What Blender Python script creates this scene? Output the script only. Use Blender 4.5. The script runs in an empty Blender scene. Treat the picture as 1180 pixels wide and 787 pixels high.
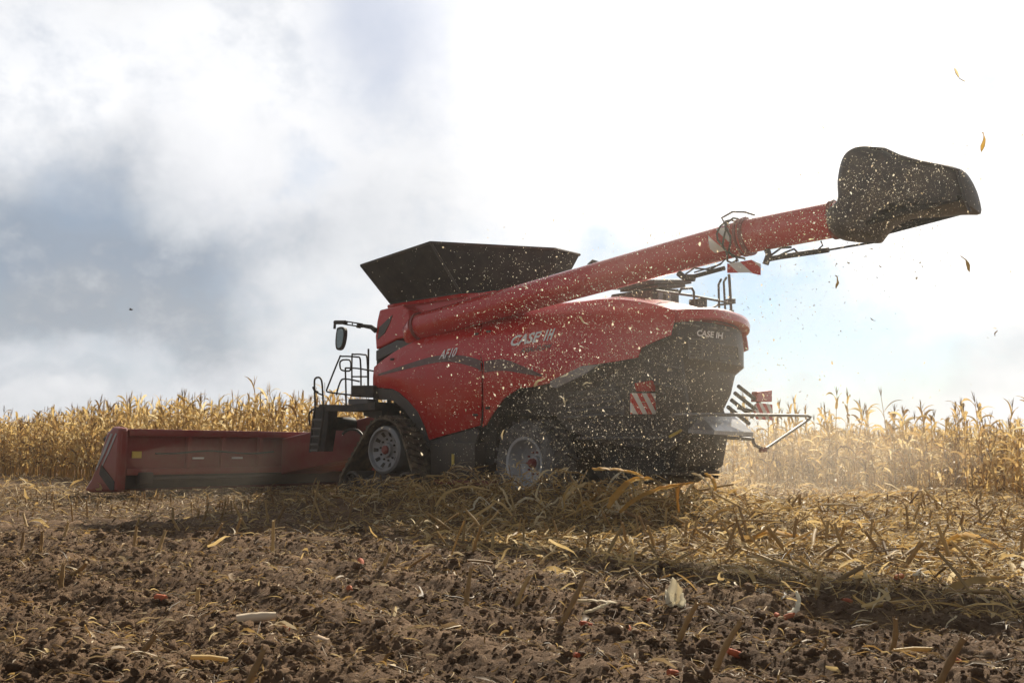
import bpy, bmesh, math, random
import numpy as np
from mathutils import Vector, Matrix, noise as mnoise

R = math.radians
random.seed(7)
rng = np.random.default_rng(11)
scene = bpy.context.scene
COL = scene.collection

# ------------------------------------------------------------------ camera
FPX, CX, CY, HOR, CAM_H = 1050.0, 590.0, 393.5, 520.0, 1.0      # measured on the 1180 x 787 photograph
PITCH = math.atan((HOR - CY) / FPX)
cam_d = bpy.data.cameras.new('camera')
cam_d.sensor_width = 36.0
cam_d.lens = 36.0 * FPX / 1180.0
cam_d.clip_start = 0.05
cam_d.clip_end = 9000
cam = bpy.data.objects.new('camera', cam_d)
COL.objects.link(cam)
cam.location = (0, 0, CAM_H)
cam.rotation_euler = (R(90) + PITCH, 0, 0)
scene.camera = cam

# ------------------------------------------------------------------ light
SUN_EL, SUN_AZ = R(35), R(23)            # azimuth measured from +Y towards +X
SUN_DIR = Vector((math.sin(SUN_AZ) * math.cos(SUN_EL), math.cos(SUN_AZ) * math.cos(SUN_EL), math.sin(SUN_EL)))
sun_d = bpy.data.lights.new('sun', 'SUN')
sun_d.energy = 5.0
sun_d.angle = R(0.6)
sun_d.color = (1.0, 0.91, 0.76)
sun = bpy.data.objects.new('sun', sun_d)
COL.objects.link(sun)
sun.rotation_euler = (-SUN_DIR).to_track_quat('-Z', 'Y').to_euler()
sun.location = (5, 20, 30)

vs = scene.view_settings
vs.view_transform = 'Standard'
vs.look = 'None'
vs.exposure = 0.6
vs.gamma = 1.0
vs.use_curve_mapping = False
scene.cycles.max_bounces = 6
scene.cycles.transparent_max_bounces = 8
scene.cycles.volume_bounces = 1
scene.cycles.use_denoising = True


def ray(px, py):
    """world direction seen at a point of the photograph"""
    d = ((px - CX) / FPX, 1.0, -(py - CY) / FPX)
    c, s = math.cos(PITCH), math.sin(PITCH)
    return Vector((d[0], d[1] * c - d[2] * s, d[1] * s + d[2] * c))


def node(nt, typ, **kw):
    n = nt.nodes.new(typ)
    for k, v in kw.items():
        if k.startswith('i_'):
            n.inputs[k[2:].replace('_', ' ')].default_value = v
        else:
            setattr(n, k, v)
    return n


def mth(nt, op, a=None, b=None, c=None, clamp=False):
    n = nt.nodes.new('ShaderNodeMath')
    n.operation = op
    n.use_clamp = clamp
    for i, v in enumerate((a, b, c)):
        if v is None:
            continue
        if isinstance(v, (int, float)):
            n.inputs[i].default_value = v
        else:
            nt.links.new(v, n.inputs[i])
    return n.outputs[0]


def mixc(nt, fac, a, b, mode='MIX'):
    n = nt.nodes.new('ShaderNodeMix')
    n.data_type = 'RGBA'
    n.blend_type = mode
    for sock, v in ((n.inputs[0], fac), (n.inputs[6], a), (n.inputs[7], b)):
        if isinstance(v, (int, float)):
            sock.default_value = v
        elif isinstance(v, (tuple, list)):
            sock.default_value = (*v[:3], 1)
        else:
            nt.links.new(v, sock)
    return n.outputs[2]


def ramp(nt, fac, lo, hi, out0=0.0, out1=1.0, smooth=True):
    n = nt.nodes.new('ShaderNodeMapRange')
    n.interpolation_type = 'SMOOTHSTEP' if smooth else 'LINEAR'
    nt.links.new(fac, n.inputs[0])
    for i, v in ((1, lo), (2, hi), (3, out0), (4, out1)):
        n.inputs[i].default_value = v
    return n.outputs[0]


# ------------------------------------------------------------------ sky: Nishita seen through broken cloud
world = bpy.data.worlds.new('World')
scene.world = world
world.use_nodes = True
wt = world.node_tree
wt.nodes.clear()
w_out = wt.nodes.new('ShaderNodeOutputWorld')
w_bg = wt.nodes.new('ShaderNodeBackground')
SKY_K = 0.06
w_bg.inputs[1].default_value = SKY_K
sky = wt.nodes.new('ShaderNodeTexSky')
sky.sky_type = 'NISHITA'
sky.sun_disc = False
sky.sun_elevation = SUN_EL
sky.sun_rotation = SUN_AZ
sky.air_density = 1.0
sky.dust_density = 0.4
tc = wt.nodes.new('ShaderNodeTexCoord')
DIR = tc.outputs['Generated']


def wnoise(scale, detail, rough=0.55, vec=None, stretch=(1, 1, 1), off=(0, 0, 0)):
    mp = wt.nodes.new('ShaderNodeMapping')
    mp.inputs['Scale'].default_value = stretch
    mp.inputs['Location'].default_value = off
    wt.links.new(vec or DIR, mp.inputs[0])
    n = node(wt, 'ShaderNodeTexNoise')
    n.inputs['Scale'].default_value = scale
    n.inputs['Detail'].default_value = detail
    n.inputs['Roughness'].default_value = rough
    wt.links.new(mp.outputs[0], n.inputs['Vector'])
    return n


# warp the direction so that every cloud edge is ragged
wn1 = wnoise(3.2, 6, 0.58)
wv = wt.nodes.new('ShaderNodeVectorMath'); wv.operation = 'SUBTRACT'
wt.links.new(wn1.outputs['Color'], wv.inputs[0]); wv.inputs[1].default_value = (0.5, 0.5, 0.5)
wv2 = wt.nodes.new('ShaderNodeVectorMath'); wv2.operation = 'SCALE'; wv2.inputs[3].default_value = 0.30
wt.links.new(wv.outputs[0], wv2.inputs[0])
wv3 = wt.nodes.new('ShaderNodeVectorMath'); wv3.operation = 'ADD'
wt.links.new(DIR, wv3.inputs[0]); wt.links.new(wv2.outputs[0], wv3.inputs[1])
WDIR = wv3.outputs[0]


def cloud_mask(px, py, rx, ry, inner=0.35, outer=1.0, tilt=0.0, vec=None):
    """a soft elliptical bank in a compass direction, radii in hundredths of the picture focal length"""
    c = ray(px, py).normalized()
    right = Vector((0, 0, 1)).cross(c).normalized() * -1
    up = right.cross(c)
    if up.z < 0:
        up = -up
    ct, st = math.cos(tilt), math.sin(tilt)
    ax = right * ct + up * st
    ay = -right * st + up * ct
    outs = []
    for axis, r in ((ax, rx / FPX), (ay, ry / FPX)):
        d = wt.nodes.new('ShaderNodeVectorMath'); d.operation = 'DOT_PRODUCT'
        wt.links.new(vec or WDIR, d.inputs[0]); d.inputs[1].default_value = axis
        outs.append(mth(wt, 'DIVIDE', mth(wt, 'SUBTRACT', d.outputs['Value'], axis.dot(c)), r))
    d = wt.nodes.new('ShaderNodeVectorMath'); d.operation = 'DOT_PRODUCT'
    wt.links.new(vec or WDIR, d.inputs[0]); d.inputs[1].default_value = c
    front = ramp(wt, d.outputs['Value'], 0.0, 0.3)
    r2 = mth(wt, 'SQRT', mth(wt, 'ADD', mth(wt, 'MULTIPLY', outs[0], outs[0]), mth(wt, 'MULTIPLY', outs[1], outs[1])))
    return mth(wt, 'MULTIPLY', ramp(wt, r2, inner, outer, 1.0, 0.0), front)


def wc(r, g, b):
    return (0.70 * r / SKY_K, 0.703 * g / SKY_K, 0.708 * b / SKY_K)


big = wnoise(2.3, 7, 0.55, stretch=(1, 1, 1.7), off=(3.1, 0.4, 1.7)).outputs['Fac']
fine = wnoise(5.5, 8, 0.6, stretch=(1, 1, 1.6), off=(0.3, 5.4, 2.2)).outputs['Fac']
cloud = mixc(wt, ramp(wt, big, 0.36, 0.62), wc(0.60, 0.625, 0.66), wc(0.86, 0.865, 0.88))
cloud = mixc(wt, mth(wt, 'MULTIPLY', ramp(wt, fine, 0.45, 0.7), 0.45), cloud, wc(0.95, 0.95, 0.95))
wisp = wnoise(7.5, 9, 0.62, stretch=(1, 1, 1.35), off=(7.3, 1.1, 4.2)).outputs['Fac']
# grey banks
def bank(col, mask, k):
    global cloud
    cloud = mixc(wt, mth(wt, 'MULTIPLY', mask, k), cloud, wc(*col))
bank((1.02, 1.02, 1.03), cloud_mask(170, 90, 430, 150, 0.2, 1.0), 0.75)
bank((0.31, 0.36, 0.43), cloud_mask(100, 310, 410, 190, 0.30, 1.0), 0.95)
bank((0.39, 0.42, 0.46), cloud_mask(60, 375, 420, 70, 0.3, 1.0), 0.75)
bank((0.66, 0.69, 0.73), cloud_mask(60, 455, 420, 40, 0.2, 1.0), 0.55)
bank((0.52, 0.56, 0.61), cloud_mask(40, 480, 300, 16, 0.2, 1.0), 0.5)
bank((0.80, 0.82, 0.84), cloud_mask(215, 250, 80, 50, 0.1, 1.0), 0.4)
bank((0.90, 0.90, 0.92), cloud_mask(300, 190, 250, 100, 0.1, 1.0), 0.55)
bank((0.78, 0.80, 0.82), cloud_mask(400, 400, 110, 130, 0.1, 1.0), 0.6)
cloud = mixc(wt, mth(wt, 'MULTIPLY', ramp(wt, wisp, 0.46, 0.64), 0.22), cloud, wc(0.98, 0.98, 0.99))
cloud = mixc(wt, mth(wt, 'MULTIPLY', ramp(wt, wisp, 0.50, 0.34), 0.22), cloud, wc(0.42, 0.46, 0.52))
# bright glare of thin cloud before the sun
sd = wt.nodes.new('ShaderNodeVectorMath'); sd.operation = 'DOT_PRODUCT'
wt.links.new(DIR, sd.inputs[0]); sd.inputs[1].default_value = SUN_DIR
glow = mth(wt, 'POWER', ramp(wt, sd.outputs['Value'], 0.86, 1.0, 0, 1, False), 2.0)
bank((1.12, 1.10, 1.08), cloud_mask(800, 110, 380, 270, 0.35, 1.0), 0.97)
bank((1.06, 1.05, 1.04), cloud_mask(1110, 330, 150, 120, 0.3, 1.0), 0.85)
bank((0.98, 0.98, 0.98), cloud_mask(600, 330, 330, 140, 0.3, 1.0), 0.6)
bank((0.56, 0.61, 0.73), cloud_mask(460, 60, 130, 150, 0.1, 1.0, -0.5), 0.8)
bank((0.66, 0.74, 0.83), cloud_mask(925, 400, 210, 130, 0.1, 1.0), 0.75)
glowc = mixc(wt, 1.0, cloud, mixc(wt, glow, (0, 0, 0), wc(1.4, 1.3, 1.15)), 'ADD')
cover = mth(wt, 'ADD', 0.90, mth(wt, 'MULTIPLY', ramp(wt, big, 0.3, 0.6), 0.10), clamp=True)
skyw = mixc(wt, 1.0, sky.outputs[0], (0.86, 0.98, 1.06), 'MULTIPLY')
cover = mth(wt, 'ADD', cover, mth(wt, 'MULTIPLY', mth(wt, 'SUBTRACT', wisp, 0.5), 0.8), clamp=True)
for px, py, rx, ry, k in ((925, 385, 260, 190, 0.95), (1200, 40, 230, 260, 0.42), (338, 192, 46, 30, 0.45), (700, 280, 60, 60, 0.4), (60, 20, 120, 50, 0.12), (960, 440, 230, 60, 0.6)):
    cover = mth(wt, 'SUBTRACT', cover, mth(wt, 'MULTIPLY', cloud_mask(px, py, rx, ry, 0.0, 1.0), mth(wt, 'MULTIPLY', ramp(wt, wisp, 0.30, 0.62, 1.25, 0.5), k)), clamp=True)
final = mixc(wt, cover, skyw, glowc)
# sky overhead and behind the camera is dimmed to cut the ambient fill
sepd = wt.nodes.new('ShaderNodeSeparateXYZ'); wt.links.new(DIR, sepd.inputs[0])
dull = mth(wt, 'MULTIPLY', ramp(wt, sepd.outputs[1], 0.15, 0.75, 0.44, 1.0), ramp(wt, sepd.outputs[2], 0.52, 0.80, 1.0, 0.40))
dn = wt.nodes.new('ShaderNodeVectorMath'); dn.operation = 'SCALE'
wt.links.new(final, dn.inputs[0]); wt.links.new(dull, dn.inputs[3])
final = dn.outputs[0]
wt.links.new(final, w_bg.inputs[0])
wt.links.new(w_bg.outputs[0], w_out.inputs[0])

# ------------------------------------------------------------------ materials
MATS = {}


def new_mat(name):
    m = bpy.data.materials.new(name)
    m.use_nodes = True
    nt = m.node_tree
    bsdf = nt.nodes['Principled BSDF']
    return m, nt, bsdf


def dusty(name, col, rough=0.45, metal=0.0, dust=(0.26, 0.20, 0.13), amount=0.35, scale=3.0, coat=0.0, low=0.0, spec=0.5):
    """painted or plastic surface under a thin uneven film of field dust (thicker towards the ground when low > 0)"""
    m, nt, b = new_mat(name)
    t = nt.nodes.new('ShaderNodeTexCoord')
    n1 = node(nt, 'ShaderNodeTexNoise'); n1.inputs['Scale'].default_value = scale; n1.inputs['Detail'].default_value = 8; n1.inputs['Roughness'].default_value = 0.65
    n2 = node(nt, 'ShaderNodeTexNoise'); n2.inputs['Scale'].default_value = scale * 14; n2.inputs['Detail'].default_value = 4
    nt.links.new(t.outputs['Object'], n1.inputs['Vector']); nt.links.new(t.outputs['Object'], n2.inputs['Vector'])
    f = mth(nt, 'MULTIPLY', ramp(nt, n1.outputs[0], 0.35, 0.75), amount)
    f = mth(nt, 'ADD', f, mth(nt, 'MULTIPLY', ramp(nt, n2.outputs[0], 0.55, 0.75), amount * 0.5), clamp=True)
    if low > 0:
        sp = nt.nodes.new('ShaderNodeSeparateXYZ'); nt.links.new(t.outputs['Object'], sp.inputs[0])
        f = mth(nt, 'ADD', f, ramp(nt, sp.outputs[2], 0.2, 2.0, low, 0.0), clamp=True)
    nt.links.new(mixc(nt, f, col, dust), b.inputs['Base Color'])
    nt.links.new(ramp(nt, f, 0.0, 0.6, rough, 0.9), b.inputs['Roughness'])
    b.inputs['Metallic'].default_value = metal
    b.inputs['Coat Weight'].default_value = coat
    b.inputs['Coat Roughness'].default_value = 0.15
    b.inputs['Specular IOR Level'].default_value = spec
    MATS[name] = m
    return m


RED = dusty('red_paint', (0.54, 0.011, 0.013), 0.25, amount=0.10, coat=0.45, low=0.06)
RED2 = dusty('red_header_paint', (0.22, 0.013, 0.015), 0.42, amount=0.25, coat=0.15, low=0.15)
BLACK = dusty('black_plastic', (0.018, 0.017, 0.016), 0.6, amount=0.22)
DARK = dusty('dark_plastic', (0.040, 0.036, 0.034), 0.5, dust=(0.20, 0.15, 0.10), amount=0.28, low=0.12)
GREY = dusty('grey_plastic', (0.085, 0.085, 0.09), 0.55, amount=0.25)
STEEL = dusty('grey_steel', (0.30, 0.31, 0.33), 0.4, metal=0.6, amount=0.3)
RIM_PALE = dusty('pale_rim', (0.42, 0.44, 0.47), 0.4, metal=0.2, amount=0.35)
RIM = dusty('rim_grey', (0.27, 0.28, 0.30), 0.45, metal=0.2, amount=0.45)
TYRE = dusty('dusty_tyre', (0.04, 0.039, 0.038), 0.85, dust=(0.20, 0.19, 0.18), amount=0.9, scale=4, low=0.35)
RUBBER = dusty('rubber', (0.022, 0.021, 0.020), 0.8, amount=0.65, scale=5, low=0.3)
SPOUT = dusty('grey_black_rubber', (0.045, 0.038, 0.036), 0.5, amount=0.3)
CANVAS = dusty('black_tank_cover', (0.012, 0.009, 0.008), 0.75, amount=0.08, spec=0.25)
WHITE = dusty('white_lettering', (0.85, 0.85, 0.84), 0.4, amount=0.12)
DECAL = dusty('grey_decal', (0.15, 0.09, 0.09), 0.5, amount=0.25)
LENS = dusty('red_lens', (0.5, 0.02, 0.02), 0.2, amount=0.15)
FLYLEAF_COLS = [(0.62, 0.46, 0.05), (0.80, 0.62, 0.30), (0.88, 0.78, 0.55)]
YEL = dusty('yellow_label', (0.6, 0.45, 0.08), 0.5, amount=0.2)


def stripes(name, axis, k, phase=0.0):
    m, nt, b = new_mat(name)
    t = nt.nodes.new('ShaderNodeTexCoord')
    sp = nt.nodes.new('ShaderNodeSeparateXYZ'); nt.links.new(t.outputs['Object'], sp.inputs[0])
    s = mth(nt, 'SUBTRACT', sp.outputs[2], sp.outputs[axis])
    f = mth(nt, 'GREATER_THAN', mth(nt, 'FRACT', mth(nt, 'ADD', mth(nt, 'MULTIPLY', s, k), phase)), 0.5)
    nt.links.new(mixc(nt, f, (0.82, 0.80, 0.77), (0.60, 0.025, 0.02)), b.inputs['Base Color'])
    b.inputs['Roughness'].default_value = 0.5
    return m


STRIPE_V = stripes('red_white_stripes', 1, 3.3, 0.1)
STRIPE_U = stripes('red_white_tube_stripes', 0, 2.6, 0.35)

gm, nt, b = new_mat('mirror_glass')
b.inputs['Base Color'].default_value = (0.25, 0.3, 0.3, 1); b.inputs['Metallic'].default_value = 0.9; b.inputs['Roughness'].default_value = 0.08
MIRROR = gm
gm, nt, b = new_mat('cab_glass')
b.inputs['Base Color'].default_value = (0.02, 0.05, 0.07, 1); b.inputs['Roughness'].default_value = 0.05
GLASS = gm


def leafy(name, cols, transl=0.4, rough=0.6):
    """dry plant matter: colour from a per-piece random attribute, light passing through"""
    m, nt, b = new_mat(name)
    at = nt.nodes.new('ShaderNodeAttribute'); at.attribute_name = 'tint'
    oi = nt.nodes.new('ShaderNodeObjectInfo')
    t = nt.nodes.new('ShaderNodeTexCoord')
    n1 = node(nt, 'ShaderNodeTexNoise'); n1.inputs['Scale'].default_value = 9.0; n1.inputs['Detail'].default_value = 5
    nt.links.new(t.outputs['Object'], n1.inputs['Vector'])
    f = mth(nt, 'ADD', at.outputs['Fac'], mth(nt, 'MULTIPLY', mth(nt, 'SUBTRACT', oi.outputs['Random'], 0.5), 0.45))
    f = mth(nt, 'ADD', f, mth(nt, 'MULTIPLY', mth(nt, 'SUBTRACT', n1.outputs[0], 0.5), 0.5), clamp=True)
    cr = nt.nodes.new('ShaderNodeValToRGB')
    els = cr.color_ramp.elements
    els[0].position = 0.0; els[0].color = (*cols[0], 1)
    els[1].position = 1.0; els[1].color = (*cols[-1], 1)
    for i, c in enumerate(cols[1:-1]):
        e = els.new((i + 1) / (len(cols) - 1)); e.color = (*c, 1)
    nt.links.new(f, cr.inputs[0])
    nt.links.new(cr.outputs[0], b.inputs['Base Color'])
    b.inputs['Roughness'].default_value = rough
    b.inputs['Specular IOR Level'].default_value = 0.3
    if transl > 0:
        tr = nt.nodes.new('ShaderNodeBsdfTranslucent')
        nt.links.new(cr.outputs[0], tr.inputs[0])
        mx = nt.nodes.new('ShaderNodeMixShader'); mx.inputs[0].default_value = transl
        nt.links.new(b.outputs[0], mx.inputs[1]); nt.links.new(tr.outputs[0], mx.inputs[2])
        nt.links.new(mx.outputs[0], nt.nodes['Material Output'].inputs[0])
    return m


CORN = leafy('dry_corn', [(0.13, 0.07, 0.03), (0.36, 0.22, 0.08), (0.58, 0.40, 0.15), (0.68, 0.49, 0.19), (0.76, 0.64, 0.38)], 0.5)
STRAW = leafy('straw', [(0.15, 0.085, 0.03), (0.36, 0.22, 0.075), (0.58, 0.40, 0.16), (0.70, 0.52, 0.24), (0.80, 0.68, 0.44)], 0.4)
LITTER = leafy('brown_litter', [(0.07, 0.045, 0.024), (0.15, 0.10, 0.052), (0.28, 0.19, 0.10), (0.42, 0.31, 0.17), (0.6, 0.5, 0.34)], 0.25)
STALK = leafy('cut_stalk', [(0.24, 0.145, 0.065), (0.42, 0.285, 0.13), (0.56, 0.42, 0.21)], 0.2, 0.7)
GOLD = leafy('golden_leaf', [(0.48, 0.27, 0.07), (0.64, 0.42, 0.13), (0.76, 0.58, 0.26)], 0.6)
CHAFF = leafy('chaff', [(0.68, 0.52, 0.30), (0.85, 0.73, 0.50), (0.92, 0.87, 0.74)], 0.5)
HUSK = leafy('pale_husk', [(0.58, 0.45, 0.26), (0.78, 0.69, 0.50), (0.86, 0.82, 0.70)], 0.5)
FLYLEAF = leafy('brightened_flying_leaf', FLYLEAF_COLS, 0.75)  # leaf colour brightened so the pieces look lit against the sky
COB = leafy('orange_cob', [(0.34, 0.07, 0.03), (0.46, 0.13, 0.06), (0.5, 0.2, 0.1)], 0.0, 0.8)
PITH = leafy('pale_cob', [(0.5, 0.36, 0.24), (0.62, 0.5, 0.36), (0.7, 0.6, 0.48)], 0.0, 0.8)

# soil
SOIL, nt, b = new_mat('soil')
t = nt.nodes.new('ShaderNodeTexCoord')
n1 = node(nt, 'ShaderNodeTexNoise'); n1.inputs['Scale'].default_value = 1.3; n1.inputs['Detail'].default_value = 9; n1.inputs['Roughness'].default_value = 0.7
n2 = node(nt, 'ShaderNodeTexNoise'); n2.inputs['Scale'].default_value = 28; n2.inputs['Detail'].default_value = 6; n2.inputs['Roughness'].default_value = 0.7
n3 = node(nt, 'ShaderNodeTexNoise'); n3.inputs['Scale'].default_value = 110; n3.inputs['Detail'].default_value = 6; n3.inputs['Roughness'].default_value = 0.75
for n in (n1, n2, n3):
    nt.links.new(t.outputs['Object'], n.inputs['Vector'])
c = mixc(nt, ramp(nt, n1.outputs[0], 0.35, 0.68), (0.110, 0.067, 0.040), (0.245, 0.158, 0.097))
c = mixc(nt, mth(nt, 'MULTIPLY', ramp(nt, n2.outputs[0], 0.5, 0.72), 0.5), c, (0.40, 0.27, 0.17))
at = nt.nodes.new('ShaderNodeAttribute'); at.attribute_name = 'straw'
c = mixc(nt, at.outputs['Fac'], c, mixc(nt, ramp(nt, n2.outputs[0], 0.4, 0.62), (0.12, 0.08, 0.04), (0.38, 0.29, 0.15)))
nt.links.new(c, b.inputs['Base Color'])
b.inputs['Roughness'].default_value = 0.95
b.inputs['Specular IOR Level'].default_value = 0.15
bp = nt.nodes.new('ShaderNodeBump'); bp.inputs['Strength'].default_value = 1.0; bp.inputs['Distance'].default_value = 0.03
nt.links.new(mth(nt, 'ADD', n2.outputs[0], mth(nt, 'MULTIPLY', n3.outputs[0], 0.5)), bp.inputs['Height'])
nt.links.new(bp.outputs[0], b.inputs['Normal'])


# ------------------------------------------------------------------ scene helpers
def setp(o, label=None, cat=None, group=None, kind=None):
    if label: o['label'] = label
    if cat: o['category'] = cat
    if group: o['group'] = group
    if kind: o['kind'] = kind
    return o


def link(o, parent=None):
    COL.objects.link(o)
    if parent is not None:
        o.parent = parent
    return o


def np_mesh(name, verts, faces, mat, tint=None, smooth=False, extra=None):
    """mesh straight from numpy arrays; faces is an (n,4) or (n,3) array"""
    me = bpy.data.meshes.new(name)
    verts = np.asarray(verts, dtype=np.float32); faces = np.asarray(faces, dtype=np.int32)
    k = faces.shape[1]
    me.vertices.add(len(verts)); me.vertices.foreach_set('co', verts.ravel())
    me.loops.add(faces.size); me.loops.foreach_set('vertex_index', faces.ravel())
    me.polygons.add(len(faces))
    me.polygons.foreach_set('loop_start', np.arange(0, faces.size, k, dtype=np.int32))
    me.polygons.foreach_set('loop_total', np.full(len(faces), k, dtype=np.int32))
    me.update(calc_edges=True)
    me.validate()
    for nm, arr in ((('tint', tint),) if tint is not None else ()) + tuple((extra or {}).items()):
        a = me.attributes.new(nm, 'FLOAT', 'POINT'); a.data.foreach_set('value', np.asarray(arr, dtype=np.float32))
    if smooth:
        me.polygons.foreach_set('use_smooth', np.ones(len(faces), dtype=bool))
    me.materials.append(mat)
    return me


class MB:
    """collects shapes into one mesh"""
    def __init__(self):
        self.v = []; self.f = []

    def add(self, vs_, fs_):
        o = len(self.v)
        self.v += [tuple(p) for p in vs_]
        self.f += [tuple(i + o for i in f) for f in fs_]
        return self

    def box(self, x0, x1, y0, y1, z0, z1, ch=0.0):
        if ch <= 0:
            v = [(x, y, z) for x in (x0, x1) for y in (y0, y1) for z in (z0, z1)]
            f = [(0, 1, 3, 2), (4, 6, 7, 5), (0, 4, 5, 1), (2, 3, 7, 6), (0, 2, 6, 4), (1, 5, 7, 3)]
            return self.add(v, f)
        bm = bmesh.new()
        bmesh.ops.create_cube(bm, size=1)
        for q in bm.verts:
            q.co = ((x0 + x1) / 2 + q.co.x * (x1 - x0), (y0 + y1) / 2 + q.co.y * (y1 - y0), (z0 + z1) / 2 + q.co.z * (z1 - z0))
        bmesh.ops.bevel(bm, geom=bm.edges[:] , offset=ch, segments=2, affect='EDGES', profile=0.6)
        return self.bm(bm)

    def bm(self, bm):
        bm.verts.index_update()
        self.add([q.co[:] for q in bm.verts], [[q.index for q in f.verts] for f in bm.faces])
        bm.free()
        return self

    def tube(self, pts, r, n=8, cap=True):
        pts = [Vector(p) for p in pts]
        rs = r if isinstance(r, (list, tuple)) else [r] * len(pts)
        rings = []
        t0 = (pts[1] - pts[0]).normalized()
        up = Vector((0, 0, 1)) if abs(t0.z) < 0.9 else Vector((1, 0, 0))
        nx = t0.cross(up).normalized()
        for i, p in enumerate(pts):
            t_ = ((pts[min(i + 1, len(pts) - 1)] - pts[max(i - 1, 0)])).normalized()
            nx = (nx - t_ * nx.dot(t_)).normalized()
            ny = t_.cross(nx)
            rings.append([p + (nx * math.cos(2 * math.pi * k / n) + ny * math.sin(2 * math.pi * k / n)) * rs[i] for k in range(n)])
        v = [q for rg in rings for q in rg]
        f = [(i * n + k, i * n + (k + 1) % n, (i + 1) * n + (k + 1) % n, (i + 1) * n + k) for i in range(len(pts) - 1) for k in range(n)]
        if cap:
            f += [tuple(range(n - 1, -1, -1)), tuple((len(pts) - 1) * n + k for k in range(n))]
        return self.add(v, f)

    def prism(self, pts, d):
        """closed outline (3-D points) pushed along the vector d"""
        d = Vector(d); n = len(pts)
        pts = [Vector(p) for p in pts]
        v = pts + [p + d for p in pts]
        f = [tuple(range(n)), tuple(range(2 * n - 1, n - 1, -1))] + [(i, i + n, (i + 1) % n + n, (i + 1) % n) for i in range(n)]
        return self.add(v, f)

    def lathe_y(self, prof, cx, cz, n=40, y0=0.0):
        """profile of (radius, y) turned about an axis along y"""
        v = []; f = []
        for r_, y in prof:
            v += [(cx + r_ * math.cos(2 * math.pi * k / n), y0 + y, cz + r_ * math.sin(2 * math.pi * k / n)) for k in range(n)]
        for i in range(len(prof) - 1):
            f += [(i * n + k, i * n + (k + 1) % n, (i + 1) * n + (k + 1) % n, (i + 1) * n + k) for k in range(n)]
        return self.add(v, f)

    def build(self, name, mat, parent=None, smooth=None, tint=None, bevel=0.0):
        bm = bmesh.new()
        vs_ = [bm.verts.new(p) for p in self.v]
        for f in self.f:
            try:
                bm.faces.new([vs_[i] for i in f])
            except ValueError:
                pass
        bmesh.ops.recalc_face_normals(bm, faces=bm.faces[:])
        me = bpy.data.meshes.new(name)
        bm.to_mesh(me); bm.free()
        me.materials.append(mat)
        if smooth is not None:
            me.shade_smooth()
            me.set_sharp_from_angle(angle=R(smooth))
        if tint is not None:
            a = me.attributes.new('tint', 'FLOAT', 'POINT'); a.data.foreach_set('value', np.full(len(me.vertices), tint, dtype=np.float32))
        o = bpy.data.objects.new(name, me)
        if bevel > 0:
            md = o.modifiers.new('bevel', 'BEVEL'); md.width = bevel; md.segments = 2; md.limit_method = 'ANGLE'; md.angle_limit = R(40)
        return link(o, parent)


def empty(name, loc=(0, 0, 0), rot=(0, 0, 0), parent=None):
    o = bpy.data.objects.new(name, None)
    o.location = loc; o.rotation_euler = rot; o.empty_display_size = 0.3
    return link(o, parent)


def copy_tree(o, parent=None):
    c = o.copy(); COL.objects.link(c); c.parent = parent
    for ch in list(o.children):
        copy_tree(ch, c)
    return c


# ------------------------------------------------------------------ numpy noise and the lie of the land
def _hash(ix, iy, s):
    h = (ix.astype(np.int64) * 374761393 + iy.astype(np.int64) * 668265263 + s * 1442695041) & 0xFFFFFFFF
    h = ((h ^ (h >> 13)) * 1274126177) & 0xFFFFFFFF
    return ((h ^ (h >> 16)) & 0xFFFFFF) / float(0xFFFFFF)


def vnoise(x, y, s):
    ix = np.floor(x); iy = np.floor(y); fx = x - ix; fy = y - iy
    fx = fx * fx * (3 - 2 * fx); fy = fy * fy * (3 - 2 * fy)
    a = _hash(ix, iy, s); b_ = _hash(ix + 1, iy, s); c_ = _hash(ix, iy + 1, s); d = _hash(ix + 1, iy + 1, s)
    return (a * (1 - fx) + b_ * fx) * (1 - fy) + (c_ * (1 - fx) + d * fx) * fy


def fbm(x, y, s, o=4):
    r_ = 0; a = 0.5
    for i in range(o):
        r_ = r_ + a * (vnoise(x, y, s + i) - 0.5); x = x * 2.03 + 7.1; y = y * 2.03 + 3.7; a *= 0.5
    return r_


def clods(x, y, cell, s):
    """lumps: tallest dome of the jittered cells around a point, 0..1"""
    x = x / cell; y = y / cell
    ix = np.floor(x); iy = np.floor(y)
    best = np.zeros_like(x)
    for dx in (-1, 0, 1):
        for dy in (-1, 0, 1):
            jx = ix + dx; jy = iy + dy
            px = jx + _hash(jx, jy, s); py = jy + _hash(jx, jy, s + 5)
            rr = 0.25 + 0.55 * _hash(jx, jy, s + 9)
            d2 = ((x - px) ** 2 + (y - py) ** 2) / (rr * rr)
            best = np.maximum(best, np.sqrt(np.clip(1 - d2, 0, 1)) * rr)
    return best


HEAD = R(40)                                     # the machine drives left and away
FWD = np.array([-math.cos(HEAD), math.sin(HEAD)])
LEFT = np.array([-math.sin(HEAD), -math.cos(HEAD)])


def sstep(a, b_, x):
    t_ = np.clip((x - a) / (b_ - a), 0, 1)
    return t_ * t_ * (3 - 2 * t_)


def strawness(x, y):
    """0 on the bare tilled soil nearest the camera, 1 where the harvested trash lies thick"""
    edge = np.interp(x, [-12, -7, -3, 0, 2.0, 3.3, 6], [16.5, 13.5, 11.8, 10.0, 7.6, 6.0, 5.2])
    w = vnoise(x * 0.7, y * 0.7, 91) * 2.6 - 1.3 + (vnoise(x * 2.3, y * 2.3, 92) - 0.5) * 2.0
    return sstep(-2.2, 2.4, y - edge + w)


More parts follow.
